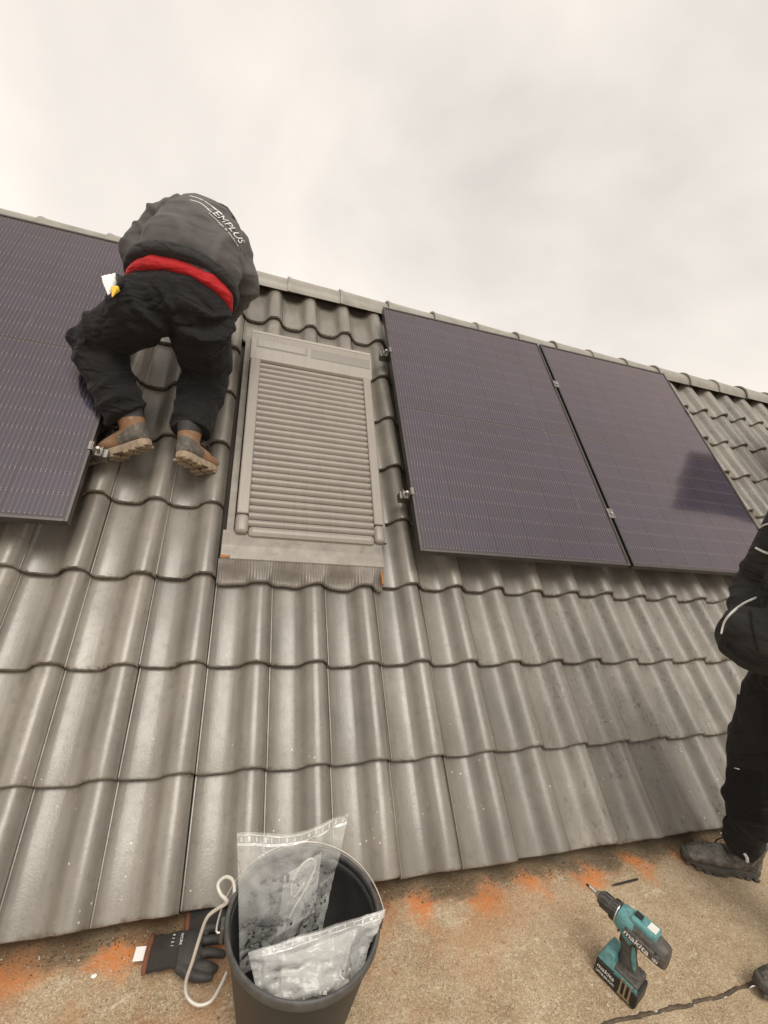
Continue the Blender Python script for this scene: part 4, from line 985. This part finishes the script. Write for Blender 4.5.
hp = [hp[0] - ax * .018] + hp + [hp[-1] + ax * .018]
tube('wire_handle', hp, .0027, M_STEEL, bk, 4, 8)
# hook of coated wire hanging on the bucket's left lug
hk = [(229, 915, .20), (234, 897, .225), (233, 881, .25), (225.5, 877, .262), (218, 884, .262), (220.5, 894, .252), (227, 902, .235), (217, 909, .205), (207, 918, .175), (200, 937, .12), (193, 960, .06), (186, 982, .0), (187.5, 997, -.025), (198, 1005, -.033), (211, 1001, -.031), (220, 987, -.026), (227, 972, -.02)]
ho = tube('wire_hook', [on_z(x, y, z) for x, y, z in hk], .0042, M_WIRE, None, 5, 8); tag(ho, 'pale curved wire hook hanging from the bucket\'s left side over the glove', 'hook')
# zip bags
def zipbag(quad, mat, name, label, th, seed, mid_fold=0.0, n=26):
    A, B, C, D = quad                          # top left, top right, bottom right, bottom left
    t = empty(name, (A + B) / 2); tag(t, label, 'bag', 'clear zip bags in the bucket'); bpy.context.view_layer.update()
    nr = (B - A).cross(D - A).normalized()
    if nr.dot(CAM - A) < 0: nr = -nr
    def P(u, v, side):
        p = A.lerp(B, u).lerp(D.lerp(C, u), v)
        k = math.sin(math.pi * min(1, max(0, u))) ** .6 * math.sin(math.pi * min(1, v * .9 + .04)) ** .8
        top = -(B - A).normalized().cross(nr) * 0
        dip = (D - A) * (mid_fold * math.sin(math.pi * u) ** 2 * (1 - v) ** 2)
        q = Vector((u * 3 + seed, v * 3, seed * 2))
        wob = .015 * noise.noise(q) + .010 * noise.noise(q * 2.7) - .011 * abs(noise.noise(q * 4.1)) + .004 * abs(noise.noise(q * 8.5)) + .0025 * noise.noise(q * 13)
        return p + dip + nr * (side * th * k + wob * (0.4 + .6 * min(1, v * 5)))
    for nm, side in (('bag_front', 1), ('bag_back', -1)):
        vv = [P(i / n, j / n, side) for i in range(n + 1) for j in range(n + 1)]; ff = [(i * (n + 1) + j, (i + 1) * (n + 1) + j, (i + 1) * (n + 1) + j + 1, i * (n + 1) + j + 1) for i in range(n) for j in range(n)]
        local(t, mesh_obj(nm, vv, ff, mat, None, True))
    for v0, v1 in ((.012, .022), (.075, .095)):
        vv = []; m_ = 40
        for i in range(m_ + 1):
            for v in (v0, v1): vv.append(P(i / m_, v, 1) + nr * .0022)
        local(t, mesh_obj('zip_strip', vv, [(2 * i, 2 * i + 2, 2 * i + 3, 2 * i + 1) for i in range(m_)], M_ZIP, None, True))
    bm = bmesh.new()
    for i in range(15):
        u0 = .03 + i * .065; w_ = random.uniform(.006, .03)
        if u0 + w_ > .98: continue
        q = [bm.verts.new(P(u_, v_, 1) + nr * .0024) for u_, v_ in ((u0, .03), (u0 + w_, .03), (u0 + w_, .066), (u0, .066))]; bm.faces.new(q)
    local(t, bm_obj('printed_marks', bm, M_ZIP, None))['kind'] = 'stuff'
    return t, P, nr
bg1, P1, nr1 = zipbag((on_z(237, 833, .345), on_z(349, 814, .365), on_z(322, 930, .115), on_z(240, 975, .085)), M_FILM, 'zip_bag', 'large clear zip bag with dark fittings and a smaller bag inside', .016, 1.3, .075)
bg2, P2, nr2 = zipbag((on_z(248, 953, .245), on_z(386, 909, .262), on_z(352, 1000, .15), on_z(262, 1015, .15)), M_FILM2, 'zip_bag', 'smaller milky zip bag lying across the front of the bucket', .016, 5.1, .0)
# what the bags hold
bm = bmesh.new()
for i in range(260):
    u, v = random.uniform(.05, .93), min(.97, .66 + abs(random.gauss(0, .15)))
    if random.random() < .08: v = random.uniform(.35, .62)
    c = P1(u, v, random.uniform(-.6, .6)); Mx = Matrix.Translation(c) @ Matrix.Rotation(random.uniform(0, 6), 4, Vector((random.uniform(-1, 1), random.uniform(-1, 1), random.uniform(-1, 1))).normalized())
    box_bm(bm, -.0075, .0075, -.0028, .0028, -.0022, .0022, M=Mx)
f_ = local(bg1, bm_obj('black_clip_fitting', bm, M_DARKP, None)); f_['kind'] = 'stuff'
ib = [P1(.43, .36, .3), P1(.80, .28, .3), P1(.84, .80, .3), P1(.40, .84, .3)]
crumple('inner_bag', 0, M_FILM2, bg1, ib, n=14, th=.008, seed=9, amp=.002)
cpts = [P1(u, v, .45) for u, v in ((.50, .80), (.58, .66), (.70, .54), (.76, .40), (.70, .30), (.60, .33), (.52, .46), (.56, .58), (.66, .50))]
local(bg1, tube('pale_cord', cpts, .0024, M_CORD, None, 5, 6))
bm = bmesh.new()
for i in range(60):
    c = P2(random.uniform(.15, .85), random.uniform(.5, .95), random.uniform(-.6, .4)); Mx = Matrix.Translation(c) @ Matrix.Rotation(random.uniform(0, 6), 4, Vector((random.uniform(-1, 1), random.uniform(-1, 1), .3)).normalized())
    box_bm(bm, -.008, .008, -.003, .003, -.002, .002, M=Mx)
f_ = local(bg2, bm_obj('pale_plastic_fitting', bm, M_STEEL, None)); f_['kind'] = 'stuff'
crumple('inner_bag', 0, M_FILM2, bg2, [P2(.22, .20, .2), P2(.80, .14, .2), P2(.78, .85, .2), P2(.20, .85, .2)], n=14, th=.006, seed=4, amp=.002)
bm = bmesh.new()
for i in range(160):
    a = random.uniform(0, 6.283); r = .100 * math.sqrt(random.random()); c = BC + Vector((r * math.cos(a), r * math.sin(a), random.uniform(.03, .075)))
    Mx = Matrix.Translation(c) @ Matrix.Rotation(random.uniform(0, 6), 4, Vector((random.uniform(-1, 1), random.uniform(-1, 1), .4)).normalized()); box_bm(bm, -.018, .018, -.006, .006, -.004, .004, M=Mx)
g = bm_obj('loose_fittings', bm, M_DARKP); tag(g, 'loose dark fittings covering the bottom of the black bucket', 'fittings', kind='stuff')

# ------------------------------------------------------------------ work gloves
def glove(org, d, label, z0, spread=1.0, cut=1.0, tagged=True):
    t = empty('work_glove', org); tag(t, label, 'glove', 'black work gloves lying by the bucket'); bpy.context.view_layer.update()
    d = d.normalized(); s = Vector((-d.y, d.x, 0)); T = lambda x, y, z: org + d * x + s * y + Z * z
    bm = bmesh.new(); sweep(bm, [T(0, 0, .016), T(.03, 0, .017), T(.06, .002, .019), T(.092, 0, .020)], [(.047, .013), (.044, .014), (.043, .017), (.048, .017)], side=s, seg=20)
    local(t, remesh('knit_cuff', bm, M_GLOV, .0035, None, 3, [(T(0, 0, 0), T(.12, 0, 0), 1)], .003, 30, 7))
    bm = bmesh.new(); sweep(bm, [T(-.006, 0, .015), T(0, 0, .016), T(.005, 0, .016)], [(.0485, .013), (.050, .0155), (.0485, .0145)], side=s, seg=24, sub=2)
    local(t, remesh('cuff_hem', bm, M_HEM, .003, None, 1))
    bm = bmesh.new()
    sweep(bm, [T(.072, -.004, .020), T(.100, -.002, .021), T(.126, .0, .018)], [(.040, .015), (.0475, .0185), (.0465, .0155)], side=s, seg=20)
    for k, (o_, ln, an) in enumerate(((.042, .070, .13), (.0145, .080, .04), (-.0140, .075, -.05), (-.041, .060, -.15))):
        an *= spread; dx, dy = math.cos(an), math.sin(an)
        b = (.116, o_)
        sweep(bm, [T(b[0] + dx * q * ln, b[1] + dy * q * ln, .017 + hz) for q, hz in ((0, 0), (.35, .005), (.7, .002), (1, -.005))], [.0125, .0120, .0112, .0080], seg=10, sub=3)
    sweep(bm, [T(.078, -.036, .017), T(.108, -.056, .016), T(.140, -.064, .014), T(.166, -.066, .012)], [.014, .013, .0118, .008], seg=10, sub=3)
    local(t, remesh('coated_fingers', bm, M_NITR, .0027, None, 3, [(T(.08, 0, 0), T(.24, 0, 0), 1)], .0010, 40, 3))
    if tagged:
        bm = bmesh.new(); Mx = Matrix.Translation(T(-.020, .004, .012)) @ Matrix((d, s, Z)).transposed().to_4x4(); box_bm(bm, -.014, .013, -.017, .017, 0, .0012, M=Mx); local(t, bm_obj('care_label', bm, M_WHITE, None))
        Mt = Matrix.Translation(T(.072, .026, .0385)) @ Matrix((-s, d, Z)).transposed().to_4x4()
        for i, (tx, yy, ww) in enumerate((('WORK', 0.0, .030), ('NITRILE', -.009, .034), ('4 1 2 1', -.020, .030))):
            local(t, text_obj('cuff_print', tx, M_RIM if i == 1 else M_PRINT, None, Mt @ Matrix.Translation((0, yy, 0)), ww, 0, .0065))
    return t
gd = on_z(226, 952, GZ) - on_z(140, 960, GZ)
glove(on_z(148, 960, GZ + .01) + Z * .004, gd, 'black knitted glove with brown hem and white label, uppermost on the felt', 0)
glove(on_z(186, 941, GZ) + Vector((.0, .045, 0)), Vector((gd.x, gd.y + .02, 0)), 'plain black glove half hidden beneath the labelled one, against the tiles', 0, tagged=False)

# ------------------------------------------------------------------ cordless drill
F = Vector((-.36, .93, 0)).normalized(); Lf = Vector((-F.y, F.x, 0))
DO = Vector((.972, -.348, GZ + .001))
dr = empty('cordless_drill', DO, (0, 0, math.atan2(F.y, F.x))); tag(dr, 'teal and black cordless drill standing on its battery on the felt', 'drill')
b_ = box('battery', (-.056, .060, -.037, .037, 0, .048), M_TBLK, dr, .008, 3)
bm = bmesh.new(); box_bm(bm, -.050, .050, -.034, .034, .0485, .068, bev=.008, seg=3)
sweep(bm, [(-.012, 0, .058), (-.010, 0, .075), (-.004, 0, .10), (.002, 0, .135), (.004, 0, .165)], [(.019, .034), (.0175, .028), (.0165, .022), (.017, .022), (.019, .026)], side=(0, 1, 0), seg=16)
remesh('grip', bm, M_TGREY, .0028, dr, 4)
bm = bmesh.new(); vs = box_bm(bm, .008, .058, -.0365, .0365, .049, .088, bev=.005, seg=2)
for v in bm.verts:
    if v.co.z > .07: v.co.x += -.010 + (.02 if v.co.x < .03 else 0); v.co.y *= .82
bm_obj('battery_cover', bm, M_TEAL, dr)
bm = bmesh.new(); box_bm(bm, -.052, .010, .0335, .0372, .049, .060, bev=.001); bm_obj('cover_strip', bm, M_TEAL, dr)
bm = bmesh.new(); sweep(bm, [(-.088, 0, .180), (-.082, 0, .180), (-.060, 0, .182), (-.025, 0, .185), (.0, 0, .187)], [(.022, .026), (.027, .031), (.030, .034), (.0305, .035), (.030, .034)], side=(0, 1, 0), seg=20)
bm_obj('motor_housing', bm, M_TGREY, dr, True)
bm = bmesh.new(); sweep(bm, [(-.004, 0, .187), (.008, 0, .187), (.030, 0, .189), (.0415, 0, .190)], [(.0305, .0355), (.032, .037), (.0315, .035), (.029, .030)], side=(0, 1, 0), seg=20)
gh = bm_obj('gear_housing', bm, M_TEAL, dr, True)
bm = bmesh.new(); box_bm(bm, -.058, .012, -.0215, .0215, .205, .2265, bev=.007, seg=2); bm_obj('top_cover', bm, M_TEAL, dr)
bm = bmesh.new(); box_bm(bm, -.014, .006, -.008, .008, .2268, .2325, bev=.002); bm_obj('speed_switch', bm, M_TBLK, dr)
bm = bmesh.new(); box_bm(bm, -.052, -.030, -.013, .013, .2268, .2276); bm_obj('rating_plate', bm, M_PIPE, dr)
bm = bmesh.new(); sweep(bm, [(-.006, .0, .150), (.012, 0, .160), (.020, 0, .170)], [(.024, .012), (.024, .014), (.022, .008)], side=(0, 1, 0), seg=14); bm_obj('teal_collar', bm, M_TEAL, dr, True)
for x_, z_, y_ in ((-.066, .196, .0325), (-.020, .172, .0345), (.026, .170, .0325), (-.045, .059, .0345)):
    bm = bmesh.new(); bmesh.ops.create_cone(bm, cap_ends=True, segments=10, radius1=.0028, radius2=.0024, depth=.003, matrix=Matrix.Translation((x_, y_, z_)) @ Matrix.Rotation(R_(-90), 4, 'X')); bm_obj('screw', bm, M_TBLK, dr)
bm = bmesh.new(); box_bm(bm, .012, .026, -.009, .009, .122, .152, bev=.004); bm_obj('trigger', bm, M_TBLK, dr)
def xring(name, secs, mat, seg=24):
    bm = bmesh.new(); rg = [[bm.verts.new((x, r * math.cos(2 * math.pi * k / seg), .190 + r * math.sin(2 * math.pi * k / seg))) for k in range(seg)] for x, r in secs]
    for a, b in zip(rg, rg[1:]):
        for k in range(seg): bm.faces.new((a[k], a[(k + 1) % seg], b[(k + 1) % seg], b[k]))
    bm.faces.new(rg[0]); bm.faces.new(rg[-1]); o = bm_obj(name, bm, mat, dr, True); o.data.set_sharp_from_angle(angle=R_(35)); return o
xring('silver_collar', [(.0418, .0290), (.0442, .0295), (.0446, .027)], M_CHROME)
ck = xring('clutch_ring', [(.0448, .0270), (.0615, .0262), (.0625, .024)], M_TGREY)
bm = bmesh.new()
for k in range(18):
    a = 2 * math.pi * k / 18; Mx = Matrix.Translation((.053, .0265 * math.cos(a), .19 + .0265 * math.sin(a))) @ Matrix.Rotation(a, 4, 'X'); box_bm(bm, -.006, .006, -.0015, .0015, -.002, .002, M=Mx)
bm_obj('clutch_rib', bm, M_TBLK, dr)['kind'] = 'stuff'
xring('chuck', [(.0630, .0215), (.0645, .0225), (.090, .0210), (.0985, .0165), (.100, .012)], M_TGREY)
bm = bmesh.new()
for k in range(10):
    a = 2 * math.pi * k / 10; Mx = Matrix.Translation((.078, .0214 * math.cos(a), .19 + .0214 * math.sin(a))) @ Matrix.Rotation(a, 4, 'X'); box_bm(bm, -.011, .011, -.0013, .0013, -.0018, .0018, M=Mx)
bm_obj('chuck_rib', bm, M_TBLK, dr)['kind'] = 'stuff'
xring('chuck_jaw', [(.1005, .0125), (.106, .0105), (.110, .0068)], M_CHROME, 12)
xring('bit_holder', [(.1102, .0045), (.118, .0045), (.1185, .006), (.131, .006), (.133, .004)], M_CHROME, 8)
xring('screw_bit', [(.1332, .0035), (.139, .0032), (.142, .0015)], M_TBLK, 8)
bm = bmesh.new()
for x in (-.040, -.028, -.016): box_bm(bm, x, x + .005, .0378, .041, .014, .062, bev=.001)
box_bm(bm, -.042, -.009, .0372, .0376, .008, .014); bm_obj('belt_clip', bm, M_TANST, dr)
LM = lambda x, y, z: Matrix.Translation((x, y, z)) @ Matrix(((-1, 0, 0), (0, 0, 1), (0, 1, 0))).to_4x4()    # reads from the drill's left
text_obj('lettering', 'makita', M_PRINT, dr, LM(.052, .0374, .026), .048, .15, .013, .015)
text_obj('lettering', 'LITHIUM-ION', M_PRINT, dr, LM(.052, .0374, .012), .050, 0, .008, .02)
bm = bmesh.new(); box_bm(bm, .060, .0606, -.002, .030, .018, .040); bm_obj('battery_label', bm, M_WHITE, dr)
sp = bmesh.new(); sweep(sp, [(-.075, .0285, .178), (-.03, .032, .183), (.012, .0335, .188)], [(.0045, .013), (.005, .014), (.004, .012)], side=(0, 1, 0), seg=12); bm_obj('side_plate', sp, M_TGREY, dr, True)
text_obj('lettering', 'makita', M_PRINT, dr, Matrix.Translation((.012, .0385, .181)) @ Matrix.Rotation(R_(-4), 4, 'Z') @ LM(0, 0, 0), .066, .2, .016, .015)
text_obj('lettering', '18V', M_PRINT, dr, LM(-.062, .0345, .173), .014, 0, .010, .02)
bm = bmesh.new(); sweep(bm, [(-.028, .014, .085), (-.022, .0155, .105), (-.018, .0155, .125), (-.012, .013, .145)], [(.002, .004), (.003, .007), (.003, .007), (.002, .004)], side=(0, 1, 0), seg=8); bm_obj('grip_inlay', bm, M_TEAL, dr, True)

# ------------------------------------------------------------------ small things on the felt
na, nb = on_z(612, 885.5, GZ + .004), on_z(638, 879, GZ + .004)
nd = (nb - na); bm = bmesh.new(); sweep(bm, [na, na + nd * .12, na + nd * .3, na + nd * .98, nb], [.0012, .003, .0033, .0036, .002], seg=8, sub=1)
tag(bm_obj('masonry_bit', bm, M_TBLK, None, True), 'thin dark steel bit lying on the felt beyond the drill', 'drill bit')
def chip(x, y, r, label):
    c = on_z(x, y, GZ + .002); bm = bmesh.new(); bmesh.ops.create_icosphere(bm, subdivisions=1, radius=r)
    for v in bm.verts: v.co = Vector((v.co.x * random.uniform(.8, 1.3), v.co.y * random.uniform(.6, 1.0), v.co.z * .4)) + c
    tag(bm_obj('mortar_chip', bm, M_WHITE), label, 'mortar chip', 'mortar chips on the felt')
chip(765, 838, .010, 'small white chip on the felt behind the standing man\'s ankle'); chip(94, 976, .007, 'small white chip on the felt left of the gloves')
